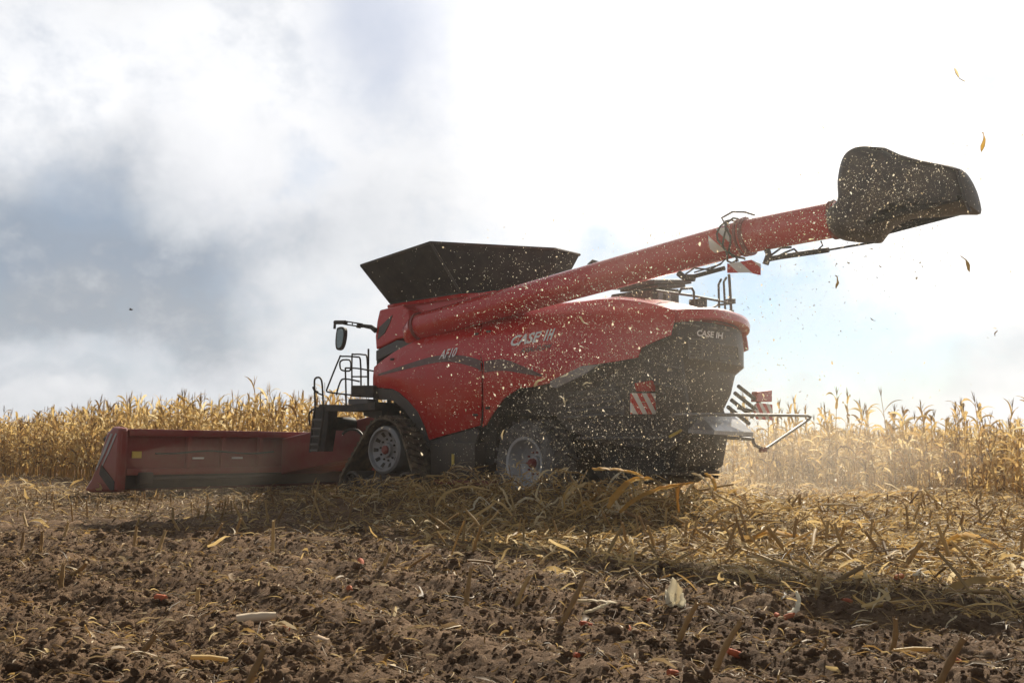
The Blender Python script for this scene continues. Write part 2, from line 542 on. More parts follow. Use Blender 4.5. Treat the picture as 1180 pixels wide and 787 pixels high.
def windrow(x, y):
    d = (x - 0.2) * LEFT[0] + (y - 14.0) * LEFT[1]
    a = (x - 0.2) * FWD[0] + (y - 14.0) * FWD[1]
    return np.exp(-(d / 0.9) ** 2) * sstep(-5.5, -3.0, a) * sstep(6.5, 2.5, a) * (0.6 + 0.8 * vnoise(x * 1.3, y * 1.3, 47))


def ground_h(x, y):
    x = np.asarray(x, dtype=np.float64); y = np.asarray(y, dtype=np.float64)
    near = sstep(26, 12, y)
    st = strawness(x, y)
    d = x * LEFT[0] + y * LEFT[1]
    wob = 0.5 * vnoise(x * 0.5, y * 0.5, 77)
    h = 0.10 * fbm(x * 0.55, y * 0.55, 3, 4) * near
    h = h + 0.040 * np.sin((d + wob) * 2 * math.pi / 0.75) * near
    rough = (1 - 0.65 * st) * near * (0.30 + 0.80 * vnoise(x * 0.75 + 3, y * 0.75, 19))
    wx = x + 0.09 * fbm(x * 6, y * 6, 201, 3); wy = y + 0.09 * fbm(x * 6, y * 6, 211, 3)
    ridg = np.abs(fbm(x * 9, y * 9, 301, 4))
    h = h + rough * (0.045 * clods(wx, wy, 0.21, 21) ** 1.6 * (0.3 + 1.2 * vnoise(x * 0.9, y * 0.9, 23)) + 0.036 * clods(wx, wy, 0.07, 33) ** 1.3 + 0.030 * clods(wx, wy, 0.034, 57) + 0.09 * fbm(x * 3, y * 3, 13, 6) - 0.06 * ridg) - 0.03 * near
    h = h + 0.27 * windrow(x, y)
    return h


def spot(px, py):
    """ground point under a point of the photograph"""
    r_ = ray(px, py)
    k = -CAM_H / r_.z
    return r_.x * k, r_.y * k


# ground sheet: one grid, rows growing with distance, out to the horizon
ys = [-40, -20, -8, -3, 0, 1.2, 2.2, 2.8]
y = 3.0
while y < 34:
    ys.append(y); y *= 1.0042
while y < 5000:
    ys.append(y); y *= 1.12
ys = np.array(ys)
nx_ = 880
s_ = np.linspace(-1, 1, nx_)
YY, SS = np.meshgrid(ys, s_, indexing='ij')
WW = np.where(YY < 3, 60.0 - (YY > -1) * 0, 0)
half = np.clip(1.2 + np.abs(YY) * 0.66, 3.2, None)
half = np.where(YY < 2.9, np.interp(YY, [-40, 2.9], [60, 3.2]), half)
AS = np.abs(SS)
XX = np.sign(SS) * np.where(AS < 0.86, AS / 0.86 * half, half + (np.clip(AS - 0.86, 0, 1) / 0.14) ** 1.6 * (half + 9.0))
HH = ground_h(XX.ravel(), YY.ravel()).reshape(XX.shape)
ny_ = len(ys)
idx = np.arange(ny_ * nx_).reshape(ny_, nx_)
quads = np.stack([idx[:-1, :-1], idx[:-1, 1:], idx[1:, 1:], idx[1:, :-1]], -1).reshape(-1, 4)
gv = np.stack([XX, YY, HH], -1).reshape(-1, 3)
st_attr = strawness(XX.ravel(), YY.ravel()) * (0.06 + 0.60 * sstep(-3.0, 2.0, XX.ravel()))
gme = np_mesh('ground', gv, quads, SOIL, smooth=True, extra={'straw': st_attr})
setp(link(bpy.data.objects.new('ground', gme)), kind='structure', label='dark tilled field soil strewn with maize trash', cat='ground')

# ------------------------------------------------------------------ the combine harvester
O3 = Vector((-1.52, 19.62, 0.0))
F3 = Vector((FWD[0], FWD[1], 0)); L3 = Vector((LEFT[0], LEFT[1], 0))
harv = empty('combine_harvester', O3, (0, 0, math.pi - HEAD))
setp(harv, 'huge red combine harvester on tracks, unloading auger sticking out behind, cutting dry corn', 'combine harvester')


def at_v(px, py, v):
    """machine coordinates (forward, left, up) of a photo point known to lie at lateral position v"""
    r_ = ray(px, py)
    c_ = Vector((0, 0, CAM_H)) - O3
    k = (v - c_.dot(L3)) / r_.dot(L3)
    p = c_ + r_ * k
    return Vector((p.dot(F3), p.dot(L3), p.z))


def at_u(px, py, u):
    r_ = ray(px, py)
    c_ = Vector((0, 0, CAM_H)) - O3
    k = (u - c_.dot(F3)) / r_.dot(F3)
    p = c_ + r_ * k
    return Vector((p.dot(F3), p.dot(L3), p.z))


def side_v(u, z):
    v = 1.57
    if z > 2.75: v -= 0.42 * ((z - 2.75) / 0.75) ** 1.7
    if z < 2.25: v -= 0.13 * (2.25 - z)
    # belt crease: the band between 2.55 and 2.8 stands proud
    v += 0.035 * math.exp(-((z - (2.62 - 0.05 * abs(u + 2.0))) / 0.22) ** 2)
    zv = float(np.interp(-u, [-0.5, 0.2, 1.45, 2.55], [2.75, 2.45, 1.75, 2.05]))
    if u > -2.55 and z < zv: v -= 0.20 * (zv - z)
    if u < -4.4: v -= 0.055 * (-4.4 - u) ** 1.4
    if u > -0.4: v -= 0.12 * (u + 0.4) ** 2
    return v


def on_side(px, py, off=0.0):
    v = 1.5
    for _ in range(8):
        p = at_v(px, py, v); v = side_v(p.x, p.z) + off
    return at_v(px, py, v)


def smooth_line(pts, n=4):
    out = []
    P = [Vector((*p, 0)) for p in pts]
    for i in range(len(P) - 1):
        p0 = P[max(i - 1, 0)]; p1 = P[i]; p2 = P[i + 1]; p3 = P[min(i + 2, len(P) - 1)]
        for k in range(n):
            t_ = k / n
            q = 0.5 * ((2 * p1) + (p2 - p0) * t_ + (2 * p0 - 5 * p1 + 4 * p2 - p3) * t_ ** 2 + (3 * p1 - p0 - 3 * p2 + p3) * t_ ** 3)
            out.append((q.x, q.y))
    out.append(tuple(pts[-1]))
    return out


def skin_panel(name, px_outline, mat, parent, off=0.0, thick=0.04, sides=(1,), cell=0.13):
    """body panel: outline on the curved flank, gridded so that it follows the curve, with thickness"""
    pts = [on_side(x, y, off) for x, y in px_outline]
    objs = []
    for sgn in sides:
        bm = bmesh.new()
        bm.faces.new([bm.verts.new((p.x, 0, p.z)) for p in pts])
        us = [p.x for p in pts]; zs = [p.z for p in pts]
        for lo, hi, ax in ((min(us), max(us), 0), (min(zs), max(zs), 2)):
            k = lo + cell
            while k < hi - 0.02:
                co = [0, 0, 0]; no = [0, 0, 0]; co[ax] = k; no[ax] = 1
                bmesh.ops.bisect_plane(bm, geom=bm.verts[:] + bm.edges[:] + bm.faces[:], plane_co=co, plane_no=no)
                k += cell
        bmesh.ops.triangulate(bm, faces=[f for f in bm.faces if len(f.verts) > 4])
        for q in bm.verts:
            q.co.y = sgn * (side_v(q.co.x, q.co.z) + off)
        ex = bmesh.ops.extrude_face_region(bm, geom=bm.faces[:])
        for q in ex['geom']:
            if isinstance(q, bmesh.types.BMVert):
                q.co.y -= sgn * thick
        m = MB().bm(bm)
        objs.append(m.build(name, mat, parent, smooth=35))
    return objs


# --- flank panels (left flank traced, the right flank is its mirror image)
top_front = [(431, 423), (452, 407), (474, 395), (494, 387), (513, 381), (534, 376), (554.5, 371.6)]
front_panel = smooth_line(top_front, 3) + [(555, 400), (555, 430), (555, 460), (553, 490), (525, 498), (494, 507)] + \
    [(489, 491), (481, 474), (471, 462), (460, 452), (452, 448), (430, 446)]
top_rear = [(557, 371.2), (585, 363), (616, 355), (645, 350.5), (668, 348), (698, 344.5), (726, 346), (753, 350.5), (779, 358)]
rear_panel = smooth_line(top_rear, 3) + [(778, 364), (772, 386), (750, 395), (738, 401), (734, 412), (712, 416), (692, 419), (671, 422), (640, 440), (612, 446), (598, 447), (580, 459), (567, 477), (559, 490), (556, 492), (557, 460), (557, 420)]
skin_panel('side_panel', front_panel, RED, harv, sides=(1, -1))
skin_panel('side_panel', rear_panel, RED, harv, sides=(1, -1))
skin_panel('wheel_arch', [(430, 447), (452, 449), (460, 453), (471, 463), (481, 475), (489, 492), (494, 508), (494, 519), (485, 500), (466, 472), (452, 461), (430, 460)], GREY, harv, off=0.02, thick=0.12, sides=(1, -1))
skin_panel('skirt_panel', [(495, 508.5), (549, 493.5), (551, 498), (545, 520), (507, 522), (495, 520)], GREY, harv, off=0.01, thick=0.06, sides=(1, -1))
skin_panel('trim_strip', [(634, 439), (655, 429), (671, 421.5), (689, 420.5), (674, 431), (641, 447), (634, 446)], STEEL, harv, off=0.035, thick=0.04, sides=(1, -1))
# grey speed-stripe decal that follows the belt line
skin_panel('decal_stripe', smooth_line([(436, 431), (480, 416), (507, 409.5), (535, 410), (554, 415.5)], 4) + smooth_line([(554, 428), (547, 423.5), (524, 417.5), (505, 417.5), (480, 422.5), (436, 433)], 4), DECAL, harv, off=0.006, thick=0.005)
skin_panel('decal_stripe', smooth_line([(558, 416), (580, 414), (600, 421), (625, 432)], 4) + smooth_line([(623, 434), (600, 430), (580, 427), (558, 429)], 4), DECAL, harv, off=0.006, thick=0.005)

for px, py in ((548, 478), (562, 470), (549, 385), (563, 382), (452, 414)):
    p = on_side(px, py, 0.005)
    m = MB(); m.box(p.x - 0.05, p.x + 0.05, p.y - 0.02, p.y + 0.015, p.z - 0.022, p.z + 0.022, 0.006); m.build('panel_latch', BLACK, harv, smooth=40)
# storage box and rail under the skirt
m = MB(); p0 = at_v(496, 522, 1.42); p1 = at_v(547, 548, 1.42)
m.box(p1.x, p0.x, 0.8, 1.42, 0.5, 1.16, 0.02)
box_ = m.build('fuel_tank', DARK, harv, smooth=30)
m = MB(); m.box(-1.75, -1.70, 1.42, 1.445, 0.75, 0.95); m.build('warning_label', YEL, box_)
m = MB(); m.box(-2.6, -0.9, 0.7, 1.35, 0.38, 0.46, 0.01); m.build('lower_rail', RED2, harv)

# hull behind the panels
m = MB()
hull = [(0.3, 3.3), (0.3, 1.9), (-0.9, 1.9), (-1.1, 0.75), (-2.5, 0.75), (-2.6, 1.7), (-5.4, 1.5), (-5.7, 2.1), (-6.35, 2.6), (-6.45, 3.1), (-2.2, 3.3)]
m.prism([(u, 1.13, z) for u, z in hull], (0, -2.26, 0))
m.build('chassis', BLACK, harv, bevel=0.03)

# dark lower rear flank: chopper housing, guards
low_rear = [(600, 449), (636, 448), (690, 423), (735, 413), (739, 402), (752, 396), (773, 387), (779, 367), (786, 430), (792, 470), (797, 498), (770, 520), (700, 512), (655, 497), (640, 480), (622, 468), (605, 465), (588, 470)]
P = [at_v(x, y, 1.22) for x, y in low_rear]
m = MB(); m.prism(P, (0, -0.1, 0)); m.build('rear_flank_guard', DARK, harv, bevel=0.02)
m = MB(); m.prism([(max(p.x, -5.5), -1.12, p.z) for p in P], (0, -0.1, 0)); m.build('rear_flank_guard', DARK, harv, bevel=0.02)
m = MB()
for (xa, ya, xb, yb, w) in ((640, 462, 722, 440, .05), (650, 482, 724, 476, .06), (690, 428, 722, 470, .05), (665, 505, 770, 505, .05), (740, 415, 783, 425, .04), (745, 440, 786, 448, .04)):
    m.tube([at_v(xa, ya, 1.25), at_v(xb, yb, 1.25)], w * 0.6, 6)
m.build('hydraulic_lines', GREY, harv, smooth=40)
for k, y in enumerate((452, 459, 466, 473)):
    m = MB(); m.prism([at_v(648 + k, y, 1.245), at_v(712 - k, y - 6, 1.245), at_v(712 - k, y - 3.6, 1.245), at_v(648 + k, y + 2.4, 1.245)], (0, -0.03, 0)); m.build('guard_slat', GREY, harv)

# chopper and chaff spreader hanging low at the back
m = MB()
ch = [(-4.6, 1.5), (-4.8, 0.55), (-5.7, 0.45), (-6.2, 0.75), (-6.35, 1.45), (-6.2, 1.85)]
m.prism([(u, 0.9, z) for u, z in ch], (0, -1.7, 0)); m.build('straw_chopper', BLACK, harv, bevel=0.04)
for v0 in (-0.3, 0.55):
    m = MB(); n = 28
    ringa = [(-5.9 + 0.42 * math.cos(2 * math.pi * k / n), v0 + 0.42 * math.sin(2 * math.pi * k / n)) for k in range(n)]
    m.prism([(a, b_, 0.62) for a, b_ in ringa], (0, 0, 0.05))
    for k in range(4):
        a = k * math.pi / 2 + 0.4
        m.tube([(-5.9, v0, 0.60), (-5.9 + 0.40 * math.cos(a), v0 + 0.40 * math.sin(a), 0.56)], 0.03, 6)
    m.build('spreader_disc', DARK, harv)
# grey deflector sheet
U_R = -6.75
sh = [at_u(793, 495, -6.72), at_u(808, 479, -6.72), at_u(842, 476, -6.72), at_u(868, 498, -7.0)]
A, B_, C_, D_ = sh
m = MB(); m.add([A, B_, C_, D_, A + Vector((-0.45, 0, -0.02)), A + Vector((0, 0, -.05)), D_ + Vector((0, 0, -.07)), A + Vector((-.45, 0, -.08))], [(0, 1, 2, 3, 4), (4, 3, 6, 7), (0, 4, 7, 5), (5, 7, 6), (1, 0, 5), (2, 6, 3), (1, 5, 6, 2)])
m.build('deflector_sheet', STEEL, harv)

# --- rear hood
TOPL = [on_side(x, y) for x, y in smooth_line(top_rear, 3)]
m = MB(); rows = []
for p in TOPL:
    w = p.y
    rows.append([(p.x, w * c_, p.z + 0.13 * (1 - c_ * c_) ** 0.8) for c_ in np.linspace(1, -1, 11)])
v = [q for r_ in rows for q in r_]; nn = 11
m.add(v, [(i * nn + k, i * nn + k + 1, (i + 1) * nn + k + 1, (i + 1) * nn + k) for i in range(len(rows) - 1) for k in range(nn - 1)])
m.build('hood_top', RED, harv, smooth=40)
# rim of the hood that overhangs the rear face
pl = on_side(777, 360)
m = MB(); prof = []
WR = pl.y
ring = []
n = 17
for k in range(n):
    c_ = 1 - 2 * k / (n - 1)
    u = pl.x - 0.32 * (1 - abs(c_) ** 3.0)
    ring.append((u, WR * c_, pl.z + 0.10 * (1 - c_ * c_)))
sect = [(0.10, 0.035), (0.0, 0.05), (-0.07, 0.02), (-0.10, -0.05), (-0.09, -0.13), (-0.02, -0.17), (0.10, -0.16)]
v = []; f = []
for (u, vv, z) in ring:
    v += [(u + du, vv * (1.0 - du * 0.15), z + dz) for du, dz in sect]
q = len(sect)
for i in range(n - 1):
    f += [(i * q + k, i * q + (k + 1) % q, (i + 1) * q + (k + 1) % q, (i + 1) * q + k) for k in range(q)]
f += [tuple(range(q)), tuple((n - 1) * q + k for k in range(q))]
m.add(v, f); m.build('hood_rim', RED, harv, smooth=50)
# rear face: dark cover with louvres and two frames
ru = pl.x
m = MB()
zt = pl.z - 0.13
rf = []
for k in range(n):
    c_ = 1 - 2 * k / (n - 1)
    rf.append((ru - 0.28 * (1 - abs(c_) ** 3.0) + 0.03, (WR - 0.03) * c_))
zl = [zt + 0.02, zt - 0.30, zt - 0.62, zt - 0.75, zt - 1.1, zt - 1.45]
du = [0.0, -0.03, -0.02, 0.12, 0.16, 0.3]
v = []; f = []
for z, d in zip(zl, du):
    v += [(u + d, vv * (1.0 if d < 0.1 else 0.94 if d < 0.14 else (0.82 if d < 0.2 else 0.70) if vv < 0 else 0.9), z) for u, vv in rf]
f = [(i * n + k, i * n + k + 1, (i + 1) * n + k + 1, (i + 1) * n + k) for i in range(len(zl) - 1) for k in range(n - 1)]
m.add(v, f)
rear = m.build('rear_cover', DARK, harv, smooth=35)


def rear_pt(px, py, off=0.0):
    u = ru - 0.28
    for _ in range(6):
        p = at_u(px, py, u)
        c_ = max(-1, min(1, p.y / (WR - 0.03)))
        z = p.z
        d = np.interp(z, zl[::-1], du[::-1])
        u = ru - 0.28 * (1 - abs(c_) ** 3.0) + 0.03 + d - off
    return at_u(px, py, u)


for rect in ([(794, 391), (809, 391.5), (809, 413), (794, 412)], [(828, 397), (849.5, 399.5), (851, 416), (829, 414)]):
    m = MB(); pts = [rear_pt(x, y, 0.02) for x, y in rect]
    for i in range(4):
        m.tube([pts[i], pts[(i + 1) % 4]], 0.018, 6)
    m.build('panel_frame', GREY, rear)
m = MB()
def slat(*a):
    m = MB(); m.tube(*a); m.build('louvre', GREY, rear)
for i in range(5):
    y = 399.5 + i * 3.0
    slat([rear_pt(829, y, 0.012), rear_pt(849, y + 2.2, 0.012)], 0.010, 5)
    slat([rear_pt(795, 394 + i * 3.4, 0.012), rear_pt(808, 394.5 + i * 3.4, 0.012)], 0.010, 5)
for xa, xb, y in ((786, 798, 372), (800, 806, 375), (818, 826, 377.5), (833, 840, 379.5)):
    m = MB(); m.tube([rear_pt(xa, y, 0.012), rear_pt(xb, y + 1.2, 0.012)], 0.016, 5); m.build('reflector', RIM, rear)

# --- lettering
def text_mesh(body, shear=0.0, bold=0.0, space=1.0):
    cu = bpy.data.curves.new('lettering', 'FONT')
    cu.body = body; cu.size = 1.0; cu.shear = shear; cu.offset = bold; cu.space_character = space
    cu.resolution_u = 3
    o = bpy.data.objects.new('lettering', cu)
    me = bpy.data.meshes.new_from_object(o)
    vs_ = [Vector(q.co) for q in me.vertices]; fs_ = [tuple(p.vertices) for p in me.polygons]
    bpy.data.objects.remove(o); bpy.data.curves.remove(cu); bpy.data.meshes.remove(me)
    x0 = min(q.x for q in vs_); x1 = max(q.x for q in vs_); y0 = min(q.y for q in vs_); y1 = max(q.y for q in vs_)
    return [((q.x - x0) / (x1 - x0), (q.y - y0) / (y1 - y0)) for q in vs_], fs_


def text_side(body, pa, pb, pc, mat, parent, off=0.012, **kw):
    """letters on the left flank: pa = foot of the first letter, pb = foot of the last, pc = top of the first (photo points)"""
    A = on_side(*pa); B2 = on_side(*pb); C2 = on_side(*pc)
    vs_, fs_ = text_mesh(body, **kw)
    out = []
    for a, c_ in vs_:
        u = A.x + (B2.x - A.x) * a + (C2.x - A.x) * 0 * c_
        z = A.z + (B2.z - A.z) * a + (C2.z - A.z) * c_
        out.append((u, side_v(u, z) + off, z))
    m = MB(); m.add(out, fs_)
    return m.build('lettering', mat, parent)


text_side('CASE', (588, 399.5), (621.5, 394), (588, 387.5), WHITE, harv, shear=0.15, bold=0.03)
text_side('I', (626, 393.2), (629, 392.6), (626, 381), WHITE, harv, shear=0.15, bold=0.05)
text_side('H', (630, 392.6), (636.5, 391.4), (630, 380), WHITE, harv, shear=0.15, bold=0.04)
text_side('AXIAL-FLOW', (600, 407), (636, 401.5), (600, 401.5), GREY, harv, shear=0.3, bold=0.02)
text_side('AF10', (506.5, 414.5), (526, 411), (506.5, 404), WHITE, harv, off=0.026, shear=0.25, bold=0.015)
vs_, fs_ = text_mesh('CASE IH', shear=0.1, bold=0.03)
m = MB(); m.add([tuple(rear_pt(803 + 30 * a + 0.3 * c_, 387 + 3.6 * a - 7.2 * c_, 0.02)) for a, c_ in vs_], fs_); m.build('lettering', WHITE, rear)

# --- grain tank and its fold-out extension
m = MB(); m.box(-2.4, 0.55, -1.0, 1.0, 3.1, 4.08, 0.03); tank = m.build('grain_tank', RED, harv, smooth=30)
m = MB()
for a, b_ in (((0.58, 1.03), (-1.55, 1.03)), ((-1.55, 1.03), (-2.45, 0.6)), ((-2.45, 0.6), (-2.45, -1.03)), ((-2.45, -1.03), (0.58, -1.03)), ((0.58, -1.03), (0.58, 1.03))):
    m.tube([(a[0], a[1], 4.06), (b_[0], b_[1], 4.06)], 0.045, 6)
m.build('tank_rim', RED, tank)
topA = at_v(416, 306, 1.6); topB = at_v(496, 279.5, 1.85); topC = at_u(640, 287, -2.6); topD = at_u(668, 293.5, -2.6)
botA = at_v(451, 349.5, 1.0); botB = at_v(531, 335, 1.0)
Z0 = 4.12
botA.z = botB.z = Z0
botC = Vector((-2.35, -0.45, Z0)); botD = Vector((-2.35, -0.95, Z0)); botE = Vector((-1.5, -1.0, Z0)); botF = Vector((botA.x, -1.0, Z0))
topE = Vector((-1.5, -1.9, 5.0)); topF = Vector((topA.x, -1.6, 4.9))
def cover(pts, name='tank_cover', t_=0.03):
    c0 = sum(pts, Vector()) / len(pts)
    nrm = (pts[1] - pts[0]).cross(pts[2] - pts[0]).normalized()
    m = MB(); m.prism(pts, nrm * t_)
    o = m.build(name, CANVAS, tank)
    return o
cover([botA, topA, topB, botB]); cover([botB, topB, topC, botC]); cover([botC, topC, topD, botD])
cover([botD, topD, topE, botE]); cover([botE, topE, topF, botF]); cover([botF, topF, topA, botA])
m = MB()
for a, b_ in ((topA, topB), (topB, topC), (topC, topD), (topB, botB), (botA, botB), (topA, botA), (topD, topE), (topE, topF), (topF, topA)):
    m.tube([a, b_], 0.028, 6)
m.build('cover_edge', BLACK, tank, smooth=40)
# front corner pod beside the cab
V1 = 1.36
pod = [(437, 357), (463, 351), (470, 357), (476, 388), (457, 391), (433, 403), (432, 388), (434, 370)]
m = MB(); m.prism([at_v(x, y, V1) for x, y in pod], (0, -0.5, 0)); pod_o = m.build('tank_corner_pod', RED, harv, bevel=0.04)
m = MB(); m.prism([at_v(x, y, V1 + 0.012) for x, y in ((452, 363), (437, 377), (435, 391), (443, 384), (449, 372))], (0, -0.02, 0)); m.build('vent_inset', GREY, pod_o)
m = MB(); m.prism([at_v(x, y, 1.40) for x, y in ((457, 392), (481, 394), (460, 403), (433, 416), (433, 404))], (0, -0.5, 0)); m.build('cowl_trim', GREY, harv, bevel=0.02)
m = MB(); m.prism([at_v(x, y, 1.30) for x, y in ((434, 404), (480, 394), (500, 392), (434, 424))], (0, -0.4, 0)); m.build('cowl_gap', BLACK, harv)

# --- cab, mostly hidden behind the flank
m = MB(); cab_o = [(1.05, 4.0), (1.15, 2.1), (-0.2, 2.0), (-0.3, 4.0)]
m.prism([(u, 0.50, z) for u, z in cab_o], (0, -1.6, 0)); cab = m.build('cab', GLASS, harv, bevel=0.05)
m = MB(); m.box(-0.3, 1.2, -1.12, 0.5, 4.0, 4.12, 0.04); m.build('cab_roof', RED, cab, smooth=30)
for u in (-0.2, 1.06):
    for v in (0.5, -1.09):
        m = MB(); m.tube([(u + 0.05, v, 2.0), (u, v, 4.0)], 0.05, 6); m.build('cab_post', BLACK, cab)

# --- unloading auger
a0 = at_v(484, 376.5, 1.30); a1 = at_v(862, 272.5, 1.50); a2 = at_v(966, 252.5, 1.50)
axis = (a1 - a0).normalized()
RT = 0.262
m = MB(); m.tube([a0 + axis * t_ for t_ in np.linspace(0, (a1 - a0).length, 12)], RT, 32)
auger = m.build('unloading_auger', RED, harv, smooth=40)
ax2 = (a2 - a1).normalized()
m = MB(); m.tube([a1, a2], RT * 0.97, 32); m.build('outer_tube', RED, auger, smooth=40)
m = MB()
for p, d, w, r_ in ((a1, axis, 0.05, RT + 0.035), (a1 - axis * 0.09, axis, 0.03, RT + 0.03), (a0 + axis * 0.02, axis, 0.06, RT + 0.03), (a2 - ax2 * 0.05, ax2, 0.05, RT + 0.02)):
    m = MB(); m.tube([p - d * w / 2, p + d * w / 2], r_, 32); m.build('flange', RED2, auger, smooth=40)
# elbow that rises out of the tank at the front end
m = MB()
m.tube([a0 + Vector((0.02, 0.0, 0)), a0 + Vector((0.16, -0.04, -0.06)), a0 + Vector((0.24, -0.16, -0.24)), a0 + Vector((0.26, -0.3, -0.6))], [RT, RT * 1.04, RT * 1.02, RT], 24)
m.build('elbow', RED, auger, smooth=50)
# seam clamp halfway, hose loom along the top
m = MB()
mid = a0 + axis * (a1 - a0).length * 0.60
m.tube([mid - axis * 0.1 + Vector((0, 0, RT)), mid + Vector((0, 0, RT + 0.05)), mid + axis * 0.1 + Vector((0, 0, RT))], 0.03, 6)
m.build('seam_clamp', BLACK, auger)
side = axis.cross(Vector((0, 0, 1))).normalized() * -1
if side.y < 0: side = -side
upv = side.cross(axis); upv = upv if upv.z > 0 else -upv
def on_tube(t_, ang, r_=RT):
    p = a0 + axis * t_
    return p + (side * math.cos(ang) + upv * math.sin(ang)) * r_
TL = (a1 - a0).length
m = MB()
for ph in (0.0, 0.06, 0.13):
    pts = []
    for k in range(13):
        an = R(110) - k * R(19)
        pts.append(on_tube(TL - 0.18 - ph + 0.05 * math.sin(k * 1.3 + ph * 30), an, RT + 0.035 + 0.03 * math.sin(k * 0.9 + ph * 9) ** 2))
    m.tube(pts, 0.016, 6)
m.tube([on_tube(TL - 0.35, R(95), RT + 0.02), on_tube(TL - 0.4, R(92), RT + 0.14), on_tube(TL - 0.2, R(90), RT + 0.18), on_tube(TL + 0.0, R(90), RT + 0.12), on_tube(TL + 0.15, R(88), RT + 0.03)], 0.016, 6)
m.build('hydraulic_hose', BLACK, auger, smooth=60)
# red and white marking wrapped on the tube
t_a = (at_v(818, 282, 1.72) - a0).dot(axis); t_b = (at_v(842, 276, 1.72) - a0).dot(axis)
v = []; f = []
na, nb = 6, 10
for i in range(na + 1):
    for k in range(nb + 1):
        v.append(on_tube(t_a + (t_b - t_a) * i / na, R(-42) + R(84) * k / nb, RT + 0.006))
f = [(i * (nb + 1) + k, i * (nb + 1) + k + 1, (i + 1) * (nb + 1) + k + 1, (i + 1) * (nb + 1) + k) for i in range(na) for k in range(nb)]
m = MB(); m.add(v, f); m.build('warning_marking', STRIPE_U, auger, smooth=60)
# folding cylinder, its rod to the spout and the marking board underneath
VB = 1.5
def tpath(mb, pts, r_, v=VB, n=8):
    mb.tube([at_v(x, y, v) for x, y in pts], r_, n)
m = MB()
tpath(m, [(784, 319), (800, 318.5), (835, 309)], 0.035); tpath(m, [(782, 315), (790, 321), (800, 321)], 0.05)
tpath(m, [(790, 316), (800, 309), (818, 311), (832, 303)], 0.014)
tpath(m, [(800, 314), (830, 305), (838, 296)], 0.012)
m.build('folding_cylinder', DARK, auger, smooth=50)
m = MB()
tpath(m, [(884, 299), (900, 296), (955, 288)], 0.04); tpath(m, [(882, 305), (886, 294), (884, 288)], 0.05)
tpath(m, [(888, 300), (905, 291), (915, 287), (920, 292)], 0.016); tpath(m, [(886, 296), (900, 286), (912, 285)], 0.016)
tpath(m, [(940, 290), (948, 283), (946, 278)], 0.012)
tpath(m, [(955, 288), (1012, 278.5)], 0.016)
m.build('folding_cylinder', DARK, auger, smooth=50)
m = MB(); m.prism([at_v(x, y, VB + 0.12) for x, y in ((838, 304), (866, 299.5), (876, 304), (876, 317), (862, 314), (838, 314.5))], (0, -0.02, 0)); m.build('warning_board', STRIPE_U, auger)
# spout: a rounded rubber hood
so = [(956, 247), (963, 239), (969, 233), (968.5, 212), (973.5, 189), (983, 176), (999, 169.3), (1018, 171.5), (1035, 179), (1060, 185), (1085, 190), (1108, 195.5), (1119, 207), (1126, 223), (1128, 244.5), (1105, 247), (1075, 249.5), (1046, 252), (1028, 261), (1018, 272), (1011, 279.5), (997, 279.5), (976, 278), (963, 272.5), (957, 264)]
so = smooth_line(so, 3)
base = [at_v(x, y, 1.5) for x, y in so]
cen = sum(base, Vector()) / len(base)
layers = []
hw = 0.36
for t_ in (-1, -0.93, -0.78, -0.5, 0, 0.5, 0.78, 0.93, 1):
    ins = 0.17 * (1 - math.sqrt(max(0, 1 - t_ * t_)))
    lay = []
    nP = len(base)
    for i, p in enumerate(base):
        tg = (base[(i + 2) % nP] - base[(i - 2) % nP]); nr = Vector((-tg.z, 0, tg.x)).normalized()
        if nr.dot(cen - p) < 0: nr = -nr
        lay.append(Vector((p.x, 1.5 + hw * t_, p.z)) + nr * ins)
    layers.append(lay)
m = MB(); nP = len(base)
v = [q for l_ in layers for q in l_]
f = [(j * nP + i, j * nP + (i + 1) % nP, (j + 1) * nP + (i + 1) % nP, (j + 1) * nP + i) for j in range(len(layers) - 1) for i in range(nP)]
f += [tuple(range(nP)), tuple((len(layers) - 1) * nP + i for i in range(nP))]
m.add(v, f); spout = m.build('discharge_spout', SPOUT, auger, smooth=50)
m = MB()
tpath(m, [(1003, 170.5), (1019, 172), (1036, 180), (1060, 187), (1086, 192), (1106, 197)], 0.022, 1.5 + hw - 0.04)
tpath(m, [(1103, 197), (1107, 212), (1112, 230), (1118, 244)], 0.018, 1.5 + hw)
m.build('spout_seam', DARK, spout, smooth=60)

# --- engine deck rails and boxes
UD = -5.9
def upath(mb, pts, r_, u=UD, n=8):
    mb.tube([at_u(x, y, u) for x, y in pts], r_, n)
m = MB()
upath(m, [(756, 335), (799, 341), (842, 349.5)], 0.022)
upath(m, [(782, 339), (785, 333), (797, 332), (799.5, 336), (800, 356)], 0.022)
upath(m, [(829, 364), (828, 328), (831, 322)], 0.022); upath(m, [(836, 364), (834, 325), (837, 320)], 0.022)
upath(m, [(843, 366), (841, 330), (840, 316)], 0.028)
upath(m, [(812, 360), (827, 351.5), (842, 350)], 0.02); upath(m, [(800, 352), (814, 354)], 0.02)
m.build('deck_railing', BLACK, harv, smooth=50)
def ubox(mb, x0, y0, x1, y1, u, d):
    a = [at_u(x, y, u) for x, y in ((x0, y0), (x1, y0), (x1, y1), (x0, y1))]
    mb.prism(a, (d, 0, 0))
for a in ((805, 344, 815, 355, UD, 0.2), (842, 344, 848, 350, UD, 0.12), (842, 357, 846, 363, UD, 0.1)):
    m = MB(); ubox(m, *a); m.build('work_light', BLACK, harv, bevel=0.01)
m = MB(); ubox(m, 806, 355, 811, 364, UD, 0.08); m.build('light_bracket', RED, harv)
m = MB(); ubox(m, 752, 333, 783, 352, -5.4, 0.9); intake = m.build('air_intake', DARK, harv, bevel=0.03)
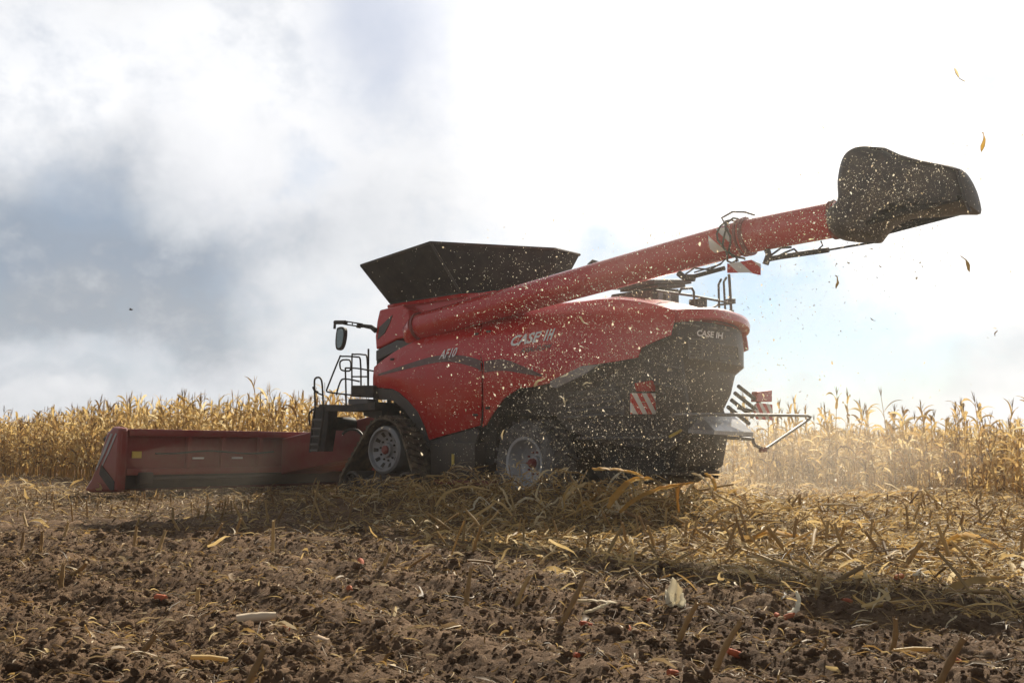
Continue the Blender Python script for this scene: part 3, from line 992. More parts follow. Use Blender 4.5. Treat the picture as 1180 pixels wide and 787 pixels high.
m = MB(); ubox(m, 754, 322, 797, 327, -5.5, 1.0); ubox(m, 758, 328, 790, 331, -5.5, 0.8); m.build('intake_lid', DARK, intake, bevel=0.01)
m = MB(); ubox(m, 759, 337, 764, 346, -5.43, 0.02); ubox(m, 768, 337, 773, 346, -5.43, 0.02); m.build('intake_slot', RIM, intake)

# --- warning boards, lamps, tow rails at the back
m = MB(); ubox(m, 728, 453, 760, 477, -6.05, 0.03); wb = m.build('warning_board', STRIPE_V, harv)
m = MB(); m.prism([at_u(x, y, -6.05) for x, y in ((738, 441), (752, 438), (760, 445), (760, 451), (740, 451))], (0.12, 0, 0)); m.build('tail_lamp', LENS, wb, bevel=0.015)
m = MB(); m.tube([at_u(735, 470, -5.99), at_u(722, 474, -5.6)], 0.03, 6); ubox(m, 719, 468, 727, 478, -5.9, 0.06); m.build('board_arm', GREY, wb)
m = MB(); m.prism([at_u(x, y, -6.6) for x, y in ((871, 466), (874, 464), (890, 466), (891, 484), (873, 483), (870, 475))], (0.03, 0, 0)); wb2 = m.build('warning_board', STRIPE_V, harv)
m = MB(); m.prism([at_u(x, y, -6.6) for x, y in ((873, 451), (890, 449.5), (890, 463), (872, 463))], (0.12, 0, 0)); m.build('tail_lamp', LENS, wb2, bevel=0.015)
m = MB(); m.tube([at_u(875, 475, -6.57), at_u(850, 470, -6.3)], 0.03, 6); m.build('board_arm', GREY, wb2)
m = MB()
for i in range(4):
    xa, ya = 851 - i * 4, 445 + i * 8
    upath(m, [(xa, ya), (xa + 24, ya + 19)], 0.035, -6.55 - 0.02 * i)
m.build('spreader_fin', BLACK, harv)
m = MB()
upath(m, [(775, 478.5), (815, 477.5), (860, 478), (900, 478.5), (930, 479), (934, 480.5), (932, 483), (900, 505), (884, 516), (880, 517.5), (870, 513), (866, 505)], 0.028, -6.95)
upath(m, [(836, 504), (862, 505.5), (868, 506)], 0.03, -6.95)
m.tube([at_u(866, 505, -6.95), at_u(850, 500, -6.5)], 0.03, 8)
guard = m.build('rear_guard_rail', GREY, harv, smooth=50)
m = MB(); ubox(m, 878, 515, 884, 521, -6.99, 0.06); m.build('rail_latch', RED2, guard)
m = MB(); upath(m, [(772, 503), (797, 489)], 0.025, -6.5); m.build('safety_strap', YEL, harv)

# --- tracks
def hull2d(pts):
    pts = sorted(pts)
    def half_(ps):
        h = []
        for p in ps:
            while len(h) > 1 and (h[-1][0] - h[-2][0]) * (p[1] - h[-2][1]) - (h[-1][1] - h[-2][1]) * (p[0] - h[-2][0]) <= 0:
                h.pop()
            h.append(p)
        return h
    a = half_(pts); b_ = half_(pts[::-1])
    return a[:-1] + b_[:-1]


def make_track():
    wheels = [(-0.17, 1.03, 0.60), (0.80, 0.34, 0.29), (-0.80, 0.34, 0.29)]
    pts = [(cx + r_ * math.cos(2 * math.pi * k / 48), cz + r_ * math.sin(2 * math.pi * k / 48)) for cx, cz, r_ in wheels for k in range(48)]
    path = hull2d(pts)
    # resample evenly
    P = [Vector((p[0], 0, p[1])) for p in path]; P.append(P[0])
    L_ = [0]
    for i in range(len(P) - 1): L_.append(L_[-1] + (P[i + 1] - P[i]).length)
    n = 132
    Q = []
    for k in range(n):
        s = L_[-1] * k / n
        j = max(i for i in range(len(L_)) if L_[i] <= s + 1e-9); j = min(j, len(P) - 2)
        t_ = (s - L_[j]) / max(1e-6, L_[j + 1] - L_[j])
        Q.append(P[j].lerp(P[j + 1], t_))
    m = MB(); v = []; f = []
    for i in range(n):
        tg = (Q[(i + 1) % n] - Q[i - 1]).normalized(); nr = Vector((tg.z, 0, -tg.x))
        for d, y in ((0.0, -0.36), (0.045, -0.36), (0.045, 0.36), (0.0, 0.36)):
            v.append(Q[i] + nr * d + Vector((0, y, 0)))
    for i in range(n):
        j = (i + 1) % n
        f += [(i * 4 + k, i * 4 + (k + 1) % 4, j * 4 + (k + 1) % 4, j * 4 + k) for k in range(4)]
    m.add(v, f)
    for i in range(0, n, 3):
        j = (i + 1) % n
        tg = (Q[j] - Q[i]).normalized(); nr = Vector((tg.z, 0, -tg.x))
        for sg in (1, -1):
            a = Q[i]; b_ = Q[i] + tg * 0.12
            q8 = [a + Vector((0, sg * 0.35, 0)), a + tg * 0.05 + Vector((0, sg * 0.35, 0)), b_ + tg * 0.05 + Vector((0, sg * 0.02, 0)), b_ + Vector((0, sg * 0.02, 0))]
            m.prism([q_ + nr * 0.04 for q_ in q8], nr * 0.045)
    belt = m.build('track_unit', RUBBER, harv, smooth=30)
    # drive wheel: dished grey disc with slots and a red hub
    m = MB(); cx, cz, r_ = wheels[0]
    m.lathe_y([(0.47, -0.2), (0.47, 0.30), (0.43, 0.34), (0.40, 0.34), (0.38, 0.27), (0.26, 0.20), (0.15, 0.20), (0.13, 0.26), (0.001, 0.26)], cx, cz, 48)
    dw = m.build('drive_wheel', RIM, belt, smooth=35)
    for k in range(10):
        m = MB()
        a = 2 * math.pi * k / 10
        ca, sa = math.cos(a), math.sin(a)
        def pt(rr, w, y): return (cx + rr * ca - w * sa, y, cz + rr * sa + w * ca)
        m.prism([pt(0.27, -0.03, 0.212), pt(0.27, 0.03, 0.212), pt(0.35, 0.04, 0.262), pt(0.35, -0.04, 0.262)], (0, 0.006, 0))
        m.build('wheel_slot', BLACK, belt)
        m = MB(); m.tube([pt(0.205, 0.04, 0.19), pt(0.205, 0.04, 0.225)], 0.022, 6); m.build('wheel_bolt', BLACK, belt)
    m = MB(); m.lathe_y([(0.085, 0.25), (0.085, 0.30), (0.05, 0.33), (0.001, 0.33)], cx, cz, 20); m.build('hub', RED2, dw, smooth=40)
    for cx, cz, r_ in wheels[1:]:
        m = MB()
        m.lathe_y([(0.27, -0.25), (0.27, 0.30), (0.22, 0.32), (0.20, 0.25), (0.08, 0.22), (0.07, 0.30), (0.001, 0.30)], cx, cz, 32)
        for k in range(8):
            a = 2 * math.pi * k / 8
            m.tube([(cx + 0.08 * math.cos(a), 0.25, cz + 0.08 * math.sin(a)), (cx + 0.21 * math.cos(a), 0.27, cz + 0.21 * math.sin(a))], 0.018, 5)
        m.build('idler_wheel', DARK, belt, smooth=35)
    for cx in (-0.4, 0.0, 0.4):
        m = MB(); m.lathe_y([(0.16, -0.25), (0.16, 0.28), (0.11, 0.30), (0.001, 0.28)], cx, 0.21, 24); m.build('mid_roller', DARK, belt, smooth=35)
    m = MB(); m.prism([(0.72, -0.2, 0.42), (0.05, -0.2, 0.62), (-0.3, -0.2, 0.62), (-0.72, -0.2, 0.42), (-0.5, -0.2, 0.30), (0.5, -0.2, 0.30)], (0, 0.36, 0))
    m.tube([(-0.5, 0.22, 0.42), (0.5, 0.22, 0.42)], 0.05, 8)
    m.build('track_frame', DARK, belt, bevel=0.01)
    return belt


tr = make_track(); tr.location = (0, 1.47, 0.0)
tr2 = copy_tree(tr, harv); tr2.location = (0, -1.47, 0.0); tr2.rotation_euler.z = math.pi
for o, rz in ((tr2, math.pi),):
    o.scale = (1, 1, 1)
m = MB(); m.tube([(-0.17, -1.3, 1.03), (-0.17, 1.3, 1.03)], 0.2, 12); m.box(-0.6, 0.3, -0.9, 0.9, 0.75, 1.9); m.build('front_axle', BLACK, harv)


# --- rear wheels
def make_wheel():
    m = MB()
    cz = 0.79; r_ = 0.79
    prof = [(0.44, -0.27), (0.60, -0.33), (0.70, -0.32), (0.745, -0.28), (0.755, 0.0), (0.745, 0.28), (0.70, 0.32), (0.60, 0.33), (0.44, 0.27), (0.42, 0.2)]
    m.lathe_y(prof, 0, cz, 56)
    for k in range(22):
        for sg in (1, -1):
            a = 2 * math.pi * (k + (0.5 if sg > 0 else 0)) / 22
            pts = []
            for da, y in ((0, 0.02), (0.075, 0.02), (0.245, 0.30), (0.17, 0.30)):
                pts.append(Vector(((0.742) * math.cos(a + da), sg * y, cz + 0.742 * math.sin(a + da))))
            m.prism(pts, Vector((math.cos(a + 0.12), 0, math.sin(a + 0.12))) * 0.055)
    w = m.build('rear_wheel', TYRE, harv, smooth=30)
    m = MB()
    m.lathe_y([(0.45, -0.26), (0.45, 0.255), (0.475, 0.275), (0.47, 0.30), (0.42, 0.29), (0.40, 0.20), (0.34, 0.05), (0.26, 0.0), (0.14, 0.0), (0.13, 0.06), (0.001, 0.06)], 0, cz, 48)
    rim = m.build('wheel_rim', RIM_PALE, w, smooth=35)
    m = MB(); m.lathe_y([(0.09, 0.05), (0.085, 0.12), (0.05, 0.16), (0.001, 0.16)], 0, cz, 18)
    for k in range(10):
        a = 2 * math.pi * k / 10
        m.tube([(0.2 * math.cos(a), 0.0, cz + 0.2 * math.sin(a)), (0.2 * math.cos(a), 0.035, cz + 0.2 * math.sin(a))], 0.02, 6)
    m.build('hub', RED2, rim, smooth=40)
    return w


rw = make_wheel(); rw.location = (-3.45, 1.08, 0.0); rw.rotation_euler.z = R(-8)
rw2 = copy_tree(rw, harv); rw2.location = (-3.45, -1.08, 0.0); rw2.rotation_euler.z = math.pi
m = MB(); m.box(-3.62, -3.28, -0.8, 0.8, 0.65, 0.95, 0.03); m.box(-3.9, -3.0, -0.4, 0.4, 0.9, 1.75); m.build('rear_axle', BLACK, harv)

# --- platform, ladder, railing
VP = 1.62
m = MB(); m.prism([at_v(x, y, VP) for x, y in ((368, 466), (403, 466.5), (432, 463), (432, 472), (400, 474), (366, 473))], (0, -0.75, 0)); plat = m.build('platform', BLACK, harv)
m = MB(); m.prism([at_v(x, y, VP - 0.1) for x, y in ((404, 444), (430, 444), (430, 458), (404, 457))], (0, -0.45, 0)); m.build('battery_box', BLACK, plat, bevel=0.02)
m = MB(); m.prism([at_v(x, y, VP - 0.02) for x, y in ((401, 459.5), (424, 459.5), (424, 466), (401, 466))], (0, -0.3, 0)); m.build('tool_box', GREY, plat, bevel=0.02)
m = MB(); m.prism([at_v(x, y, VP - 0.2) for x, y in ((418, 471), (440, 470), (440, 479), (432, 482), (419, 479))], (0, -0.5, 0)); m.build('step_bracket', BLACK, plat)
m = MB()
def vp(pts, r_=0.019, v=VP): m.tube([at_v(x, y, v) for x, y in smooth_line(pts, 3)], r_, 6)
vp([(376.3, 449.4), (380, 440), (391.2, 412.5), (394, 410.6), (411, 411.4), (415.2, 415), (416, 444)])
vp([(376.3, 449.4), (378.5, 451.8), (395, 454), (414, 456)])
vp([(399, 467), (398.4, 440), (398, 427), (398, 424)])
vp([(395, 414.7), (402, 414.7), (404.3, 418), (404, 425), (402, 427.5), (394, 426.5), (391.8, 422), (392, 417), (395, 414.7)])
vp([(405.6, 445), (405.6, 411), (408, 408.4), (419, 408.8), (423, 413), (424, 446)], v=VP - 0.6)
vp([(424.6, 402), (424.3, 446)], 0.022, VP - 0.6)
vp([(398, 424), (412, 424.5), (430, 427.5)], v=VP - 0.3)
vp([(387.5, 455), (391.7, 441), (397, 436.5), (414, 439.5)])
vp([(405, 434), (424, 434)], v=VP - 0.6)
m.build('hand_railing', BLACK, harv, smooth=60)
m = MB()
vp([(363.2, 468), (362.4, 445), (362.8, 437), (366.5, 434.8), (370, 437), (371.5, 446), (372.5, 468)], 0.022)
vp([(362.5, 447), (365, 452), (371.5, 455)], 0.018); vp([(361, 446), (363, 450), (366, 452)], 0.03)
vp([(373.5, 468), (371, 490), (366.5, 520)], 0.025); vp([(364, 468), (361, 483), (357, 521)], 0.025)
vp([(357, 490), (356, 478), (359, 473), (363, 471)], 0.02)
lad = m.build('access_ladder', BLACK, harv, smooth=60)
for i, y in enumerate((484, 494, 503, 512, 519)):
    m = MB(); xl = 361.5 - (y - 483) * 0.10; xr = 371.5 - (y - 483) * 0.15
    m.tube([at_v(xl, y, VP), at_v(xr, y, VP)], 0.03, 6); m.build('rung', GREY, lad)
m = MB(); m.prism([at_v(x, y, VP - 0.25) for x, y in ((362, 469), (379, 469), (377, 495), (373, 520), (357, 520))], (0, -0.25, 0)); m.build('ladder_backing', BLACK, lad)
c_ = at_v(386, 488, VP - 0.4)
m = MB(); m.lathe_y([(0.001, 0), (0.13, 0), (0.15, -0.03), (0.15, -0.5), (0.001, -0.5)], c_.x, c_.z, 20, c_.y); m.build('air_reservoir', BLACK, harv, smooth=40)
m = MB(); m.tube([at_v(x, y, VP - 0.3) for x, y in smooth_line([(395, 500), (402, 495), (412, 496), (418, 503), (420, 512)], 4)], 0.03, 6); m.build('hydraulic_hose', BLACK, harv, smooth=60)

# --- mirror
VM = 1.6
m = MB()
m.tube([at_v(x, y, VM - 0.2) for x, y in ((433, 381), (428, 377), (416, 375))], [0.06, 0.05, 0.035], 8)
m.tube([at_v(418, 373.5, VM - 0.2), at_v(396, 370, VM)], 0.016, 6); m.tube([at_v(418, 377, VM - 0.2), at_v(396, 373.5, VM)], 0.016, 6)
for x in (400, 406, 412):
    m.tube([at_v(x, 370.6 + (x - 396) * 0.15, VM), at_v(x, 374 + (x - 396) * 0.15, VM)], 0.012, 6)
m.tube([at_v(398, 371.5, VM), at_v(386, 371.5, VM)], 0.045, 8); m.tube([at_v(386, 371, VM), at_v(385.5, 379, VM)], 0.03, 6)
m.tube([at_v(414, 373, VM - 0.2), at_v(413, 378, VM - 0.2)], 0.05, 8)
arm = m.build('mirror_arm', BLACK, harv, smooth=50)
m = MB()
mo = smooth_line([(388, 378), (392, 376.5), (396.5, 378), (397, 386), (395, 397), (392, 402.5), (388, 403), (386.3, 398), (386.5, 388), (388, 378)], 3)[:-1]
m.prism([at_v(x, y, VM) for x, y in mo], (0.02, -0.1, 0)); mir = m.build('wing_mirror', BLACK, arm, bevel=0.01)
m = MB(); cc = (391.8, 390)
m.prism([at_v(cc[0] + (x - cc[0]) * 0.72, cc[1] + (y - cc[1]) * 0.82, VM + 0.012) for x, y in mo], (0, -0.008, 0)); m.build('mirror_face', MIRROR, arm)

# --- feeder house and corn header
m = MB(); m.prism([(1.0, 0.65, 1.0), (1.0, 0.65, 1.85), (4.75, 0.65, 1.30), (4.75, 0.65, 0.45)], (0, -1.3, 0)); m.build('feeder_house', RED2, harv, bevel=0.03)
hd = empty('corn_header', (0, 0, 0), (0, 0, 0), harv)
UH = 4.85
HL = 4.5
zt, zb = 1.47, 0.28
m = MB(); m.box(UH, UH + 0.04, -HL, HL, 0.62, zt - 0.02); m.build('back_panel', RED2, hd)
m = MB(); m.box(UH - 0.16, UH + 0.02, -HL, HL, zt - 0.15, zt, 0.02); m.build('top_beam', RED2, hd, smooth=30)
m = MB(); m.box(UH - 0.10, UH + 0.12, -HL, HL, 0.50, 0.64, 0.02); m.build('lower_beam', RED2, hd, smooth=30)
m = MB(); m.tube([(UH - 0.14, v, 0.98 + 0.03 * math.sin(v * 3)) for v in np.linspace(3.9, 0.9, 16)], 0.022, 6); m.build('hydraulic_hose', BLACK, hd, smooth=60)
m = MB(); m.tube([(UH - 0.12, 4.1, 0.42), (UH - 0.12, 0.8, 0.42)], 0.045, 8); m.build('drive_shaft', DARK, hd, smooth=60)
m = MB(); m.box(UH - 0.2, UH + 0.0, 3.95, 4.25, 0.3, 0.56, 0.03); m.build('gear_case', DARK, hd, smooth=40)
m = MB(); m.box(UH + 0.1, UH + 1.2, -HL, HL, 0.22, 0.5, 0.02); m.build('row_unit_deck', DARK, hd)
for v in (3.05, 2.2, 1.2, -1.2, -2.2, -3.05):
    m = MB(); m.prism([(UH - 0.15, v, zt - 0.15), (UH - 0.02, v, zt - 0.15), (UH - 0.02, v, 0.64), (UH - 0.12, v, 0.64)], (0, 0.09, 0)); m.build('rib', RED2, hd)
for v0 in (2.95, 1.95):
    m = MB(); m.box(UH - 0.03, UH - 0.008, v0 - 0.28, v0, 0.83, 0.87); m.build('reflector_strip', WHITE, hd)
m = MB(); m.box(UH - 0.03, UH - 0.008, 4.15, 4.36, 0.86, 1.0); m.build('warning_label', YEL, hd)
# end shields: tall curved plates that sweep forward and down to a snout
def end_shield(sg):
    m = MB()
    base_v = sg * HL
    prof = [(UH - 0.15, 1.49), (UH + 0.18, 1.52), (UH + 0.42, 1.40), (UH + 0.62, 1.05), (UH + 0.80, 0.70), (UH + 1.02, 0.42), (UH + 1.35, 0.16), (UH + 1.1, 0.12), (UH + 0.6, 0.14), (UH - 0.12, 0.16)]
    m.prism([(u, base_v, z) for u, z in prof], (0, sg * 0.22, 0))
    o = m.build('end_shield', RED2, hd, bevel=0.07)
    m = MB()
    for k, (w0, w1) in enumerate(((0.03, 0.09), (0.14, 0.17))):
        q = [(UH + 0.25 - w0, 1.38), (UH + 0.55 - w0, 1.0), (UH + 0.85 - w0, 0.62), (UH + 0.85 - w1, 0.60), (UH + 0.52 - w1, 0.97), (UH + 0.22 - w1, 1.36)]
        m.prism([(u - 0.1 * k, base_v + sg * 0.222, z) for u, z in q], (0, sg * 0.006, 0))
    m.build('decal_stripe', STEEL, o)
    m = MB(); m.prism([(u, base_v + sg * 0.223, z) for u, z in ((UH - 0.05, 0.38), (UH + 0.55, 0.72), (UH + 0.62, 0.52), (UH + 0.1, 0.2), (UH - 0.05, 0.2))], (0, sg * 0.012, 0)); m.build('black_decal', BLACK, o)
    m = MB(); m.tube([(UH + 0.5, base_v + sg * 0.05, 1.36), (UH + 0.75, base_v + sg * 0.05, 1.25)], 0.07, 8); m.build('shield_lamp', BLACK, o)
end_shield(1); end_shield(-1)
for k in range(12):
    v = -HL + 0.75 * k + 0.375
    m = MB()
    q = [(UH + 0.15, 0.5, 0.20), (UH + 0.9, 0.62, 0.22), (UH + 1.5, 0.40, 0.15), (UH + 2.2, 0.14, 0.03)]
    rings = [[(u, v + w * math.cos(a), 0.15 + (h - 0.15) * math.sin(a)) for a in np.linspace(0, math.pi, 9)] for u, h, w in q]
    m.add([p for r_ in rings for p in r_], [(i * 9 + j, i * 9 + j + 1, (i + 1) * 9 + j + 1, (i + 1) * 9 + j) for i in range(3) for j in range(8)])
    m.build('row_divider', RED2, hd, smooth=50)

# ------------------------------------------------------------------ plants: templates as arrays
def ribbon(pts, widths, up_dirs):
    """leaf blade with a folded midrib: 3 vertices across"""
    v = []; f = []
    n = len(pts)
    for i in range(n):
        t_ = (Vector(pts[min(i + 1, n - 1)]) - Vector(pts[max(i - 1, 0)]))
        t_ = t_.normalized() if t_.length > 1e-6 else Vector((0, 0, 1))
        s = t_.cross(Vector(up_dirs[i]))
        s = s.normalized() if s.length > 1e-6 else Vector((1, 0, 0))
        nn_ = s.cross(t_).normalized()
        w = widths[i]
        p = Vector(pts[i])
        v += [p - s * w + nn_ * w * 0.35, p, p + s * w + nn_ * w * 0.35]
    for i in range(n - 1):
        f += [(i * 3, i * 3 + 1, i * 3 + 4, i * 3 + 3), (i * 3 + 1, i * 3 + 2, i * 3 + 5, i * 3 + 4)]
    return v, f


def tube_arr(pts, rs, n):
    m = MB(); m.tube(pts, rs, n, cap=False)
    return m.v, m.f


def leaf_geo(rd, base, az, L_, w, seg, droop):
    """dry maize leaf: leaves the stalk steeply, arches over and hangs, twisting"""
    pts = []; ups = []; ws = []
    p = Vector(base); el = R(rd.uniform(50, 78)); tw = rd.uniform(-1.2, 1.2)
    d_el = R(droop) / seg
    a = az
    for i in range(seg + 1):
        pts.append(p.copy())
        t_ = i / seg
        ws.append(w * (0.55 + 1.3 * t_ - 1.85 * t_ ** 2.2) * rd.uniform(0.8, 1.1) if i < seg else 0.002)
        d = Vector((math.cos(a) * math.cos(el), math.sin(a) * math.cos(el), math.sin(el)))
        sidev = Vector((-math.sin(a), math.cos(a), 0))
        upn = sidev.cross(d) * -1
        ups.append((upn * math.cos(tw * t_ * 1.6) + sidev * math.sin(tw * t_ * 1.6)))
        p = p + d * (L_ / seg)
        el -= d_el * (0.5 + 1.1 * t_ * 1.4) * rd.uniform(0.7, 1.3)
        el = max(el, R(-88))
        a += rd.uniform(-0.16, 0.16)
    return ribbon(pts, ws, ups)


def corn_pieces(seed, H=2.15, seg=7, simple=False):
    rd = random.Random(seed)
    lean = (rd.uniform(-0.10, 0.10), rd.uniform(-0.10, 0.10))
    def axis_at(z): return Vector((lean[0] * z * z / H, lean[1] * z * z / H, z))
    zs_ = np.linspace(0, H * 0.93, 6 if simple else 9)
    pieces = {}
    pieces['stalk'] = [(tube_arr([axis_at(z) for z in zs_], [0.014 * (1 - 0.65 * z / H) for z in zs_], 4 if simple else 6), 0.35 + 0.2 * rd.random())]
    az = rd.uniform(0, 6.28)
    lv = []
    nl = rd.randint(8, 10) if not simple else rd.randint(7, 9)
    for i in range(nl):
        z = H * (0.16 + 0.72 * i / (nl - 1)) + rd.uniform(-0.05, 0.05)
        t_ = i / (nl - 1)
        L_ = rd.uniform(0.42, 0.70) * (1.12 - 0.36 * t_)
        if rd.random() < 0.12: continue
        lv.append((leaf_geo(rd, axis_at(z), az + rd.uniform(-0.5, 0.5), L_, rd.uniform(0.030, 0.052), 5 if simple else seg, rd.uniform(95, 165) if t_ < 0.85 else rd.uniform(50, 130)), min(1, max(0, rd.gauss(0.55, 0.22) - 0.12 * (1 - t_)))))
        az += math.pi + rd.uniform(-0.3, 0.3)
    pieces['leaf'] = lv
    tas = []
    top = axis_at(H * 0.93)
    vs_, fs_ = [], []
    for k in range(3 if simple else 6):
        a = rd.uniform(0, 6.28); e = rd.uniform(0.0, 0.32) if k else 0.02
        L_ = rd.uniform(0.14, 0.26)
        d = Vector((math.cos(a) * math.sin(e), math.sin(a) * math.sin(e), math.cos(e)))
        vv, ff = tube_arr([top, top + d * L_ * 0.5, top + d * L_ + Vector((math.cos(a) * e * 0.05, math.sin(a) * e * 0.05, -e * 0.05))], [0.005, 0.006, 0.002], 3)
        o = len(vs_); vs_ += vv; fs_ += [tuple(i + o for i in f) for f in ff]
    pieces['tassel'] = [((vs_, fs_), 0.3)]
    if rd.random() < 0.8:
        z = H * rd.uniform(0.40, 0.52); a = az + 0.5
        p = axis_at(z); d = Vector((math.cos(a) * 0.5, math.sin(a) * 0.5, rd.choice([0.7, -0.8, -0.6]))).normalized()
        vv, ff = tube_arr([p, p + d * 0.05, p + d * 0.12, p + d * 0.2, p + d * 0.25], [0.014, 0.034, 0.040, 0.028, 0.005], 5 if simple else 7)
        pieces['ear'] = [((vv, ff), 0.75)]
    return pieces


def flat(pieces, keys=None):
    """join pieces into arrays (quads only), with tint per vertex"""
    V = []; Fq = []; T = []
    for k in (keys or pieces.keys()):
        for (v, f), t_ in pieces.get(k, []):
            o = len(V)
            V += [tuple(p) for p in v]; T += [t_] * len(v)
            Fq += [tuple(i + o for i in q) for q in f if len(q) == 4]
    return np.array(V, dtype=np.float64), np.array(Fq, dtype=np.int64), np.array(T)


def scatter(name, templates, mat, pos, yaw, scale, tint_off, pick, pitch=None, roll=None, smooth=False):
    """many transformed copies of array templates in one mesh (for stuff nobody could count)"""
    VV = []; FF = []; TT = []; base_i = 0
    for ti, (v, f, t_) in enumerate(templates):
        sel = np.nonzero(pick == ti)[0]
        if len(sel) == 0: continue
        n = len(sel)
        c_, s_ = np.cos(yaw[sel])[:, None], np.sin(yaw[sel])[:, None]
        sc = scale[sel]
        sc = sc[:, None] if sc.ndim == 1 else sc
        if sc.shape[1] == 1: sc = np.repeat(sc, 3, 1)
        x = v[None, :, 0] * sc[:, 0:1]; y = v[None, :, 1] * sc[:, 1:2]; z = v[None, :, 2] * sc[:, 2:3]
        if roll is not None:
            cr, sr = np.cos(roll[sel])[:, None], np.sin(roll[sel])[:, None]
            y, z = y * cr - z * sr, y * sr + z * cr
        if pitch is not None:
            cp, sp = np.cos(pitch[sel])[:, None], np.sin(pitch[sel])[:, None]
            x, z = x * cp - z * sp, x * sp + z * cp
        X = x * c_ - y * s_ + pos[sel, 0:1]; Y = x * s_ + y * c_ + pos[sel, 1:2]; Z = z + pos[sel, 2:3]
        VV.append(np.stack([X, Y, Z], -1).reshape(-1, 3))
        FF.append((f[None] + (np.arange(n) * len(v))[:, None, None]).reshape(-1, f.shape[1]) + base_i)
        TT.append((t_[None] + tint_off[sel][:, None]).ravel())
        base_i += n * len(v)
    me = np_mesh(name, np.concatenate(VV), np.concatenate(FF), mat, tint=np.clip(np.concatenate(TT), 0, 1), smooth=smooth)
    return link(bpy.data.objects.new(name, me))


def gh(x, y):
    return float(ground_h(np.array([x]), np.array([y]))[0])


# --- standing corn
def piece_mesh(name, geo, tint):
    v, f = geo
    fq = [q for q in f if len(q) == 4]
    return np_mesh(name, np.array([tuple(p) for p in v]), np.array(fq), CORN, tint=np.full(len(v), tint), smooth=True)


FULL = []          # templates with parts, for the corn one can make out leaf by leaf
for s in range(7):
    pc = corn_pieces(100 + s, 2.15, 7)
    root = bpy.data.objects.new('corn_plant', piece_mesh('stalk', *pc['stalk'][0]))
    kids = []
    for k in ('leaf', 'tassel', 'ear'):
        for g, t_ in pc.get(k, []):
            kids.append((k, piece_mesh(k, g, t_)))
    FULL.append((root.data, kids))
    bpy.data.objects.remove(root)
WHOLE = []
for s in range(8):
    v, f, t_ = flat(corn_pieces(200 + s, 2.15, 6))
    WHOLE.append(np_mesh('corn_plant', v, f, CORN, tint=t_, smooth=True))
SIMPLE = [flat(corn_pieces(300 + s, 2.1, 5, True)) for s in range(8)]


def plant(x, y, h, label, group, parts):
    rot = (random.gauss(0, 0.06), random.gauss(0, 0.06), random.uniform(0, 6.28))
    if parts:
        rm, kids = random.choice(FULL)
        o = bpy.data.objects.new('corn_plant', rm)
    else:
        o = bpy.data.objects.new('corn_plant', random.choice(WHOLE)); kids = []
    o.location = (x, y, gh(x, y) - 0.03); o.rotation_euler = rot
    s = h / 2.15 ; o.scale = (s ** 0.5, s ** 0.5, s)
    link(o); setp(o, label, 'corn plant', group)
    for k, me in kids:
        link(bpy.data.objects.new(k, me), o)
    return o


# right edge of the crop: sparse rows, the tall plants one sees against the sky
RIGHT0 = np.array([10.9, 17.6]); RIGHT1 = np.array([6.6, 27.0])
n_parts = 0
right_n = 0
for row in range(3):
    off = row * 0.9
    t_ = -0.25
    while t_ < 1.0:
        t_ += random.uniform(0.010, 0.045)
        p = RIGHT0 + (RIGHT1 - RIGHT0) * t_ + np.array([1, 0.55]) * off + np.array([random.uniform(-.15, .15), random.uniform(-.15, .15)])
        h = random.gauss(1.88, 0.24) + (0.38 if random.random() < 0.25 else 0)
        pxs = CX + FPX * p[0] / p[1]
        if pxs > 1260: continue
        parts = row < 2 and right_n < 70
        plant(p[0], p[1], max(1.5, h), 'dry yellow corn plant at the thin crop edge right of the harvester', 'corn plants at the right crop edge', parts)
        right_n += 1
# left: front rows of the dense stand beyond the header
EDGE = [(-26, 46), (-21, 37.5), (-16.3, 33.5), (-12.2, 28.5), (-9.5, 26.5), (-5, 25.6), (-1.5, 26.5)]
EX = np.array([p[0] for p in EDGE]); EY = np.array([p[1] for p in EDGE])
left_n = 0
want = 300 - right_n
for i in range(want):
    t_ = (i + random.random()) / want
    x = -23.5 + t_ * 22.0
    y = float(np.interp(x, EX, EY)) + random.uniform(0.0, 0.9)
    plant(x, y, max(1.7, random.gauss(2.42, 0.24)) * float(np.interp(x, [-23, -16, -11], [0.92, 1.0, 1.0])), 'dry golden corn plant in the front rows of the dense stand beyond the header', 'corn plants in the left stand', False)
    left_n += 1
# the rest of the field as one mass
P_ = []; S_ = []
r_ = np.random.default_rng(5)
for k in range(2100):
    x = r_.uniform(-34, 1.5); y = np.interp(x, EX, EY) + 0.7 + r_.exponential(3.5)
    P_.append((x, y)); S_.append(max(0.8, r_.normal(1.12, 0.12)) * np.interp(x, [-23, -16, -11], [0.92, 1.0, 1.0]))
for k in range(1900):
    x = r_.uniform(2, 52); y = 44 + r_.exponential(8) - 0.1 * x
    P_.append((x, y)); S_.append(max(0.7, r_.normal(0.93, 0.07)))
for k in range(950):
    t_ = r_.uniform(-0.3, 1.15); p = RIGHT0 + (RIGHT1 - RIGHT0) * t_ + np.array([1, 0.55]) * (1.2 + r_.exponential(3.0))
    P_.append((p[0], p[1])); S_.append(max(0.6, r_.normal(0.76, 0.06)))
P_ = np.array(P_); S_ = np.array(S_); N = len(P_)
o = scatter('corn_field', SIMPLE, CORN, np.column_stack([P_, ground_h(P_[:, 0], P_[:, 1]) - 0.03]), r_.uniform(0, 6.28, N), S_, r_.normal(0, 0.22, N), r_.integers(0, len(SIMPLE), N))
setp(o, 'mass of dry standing corn stretching to the horizon', 'corn field', kind='stuff')

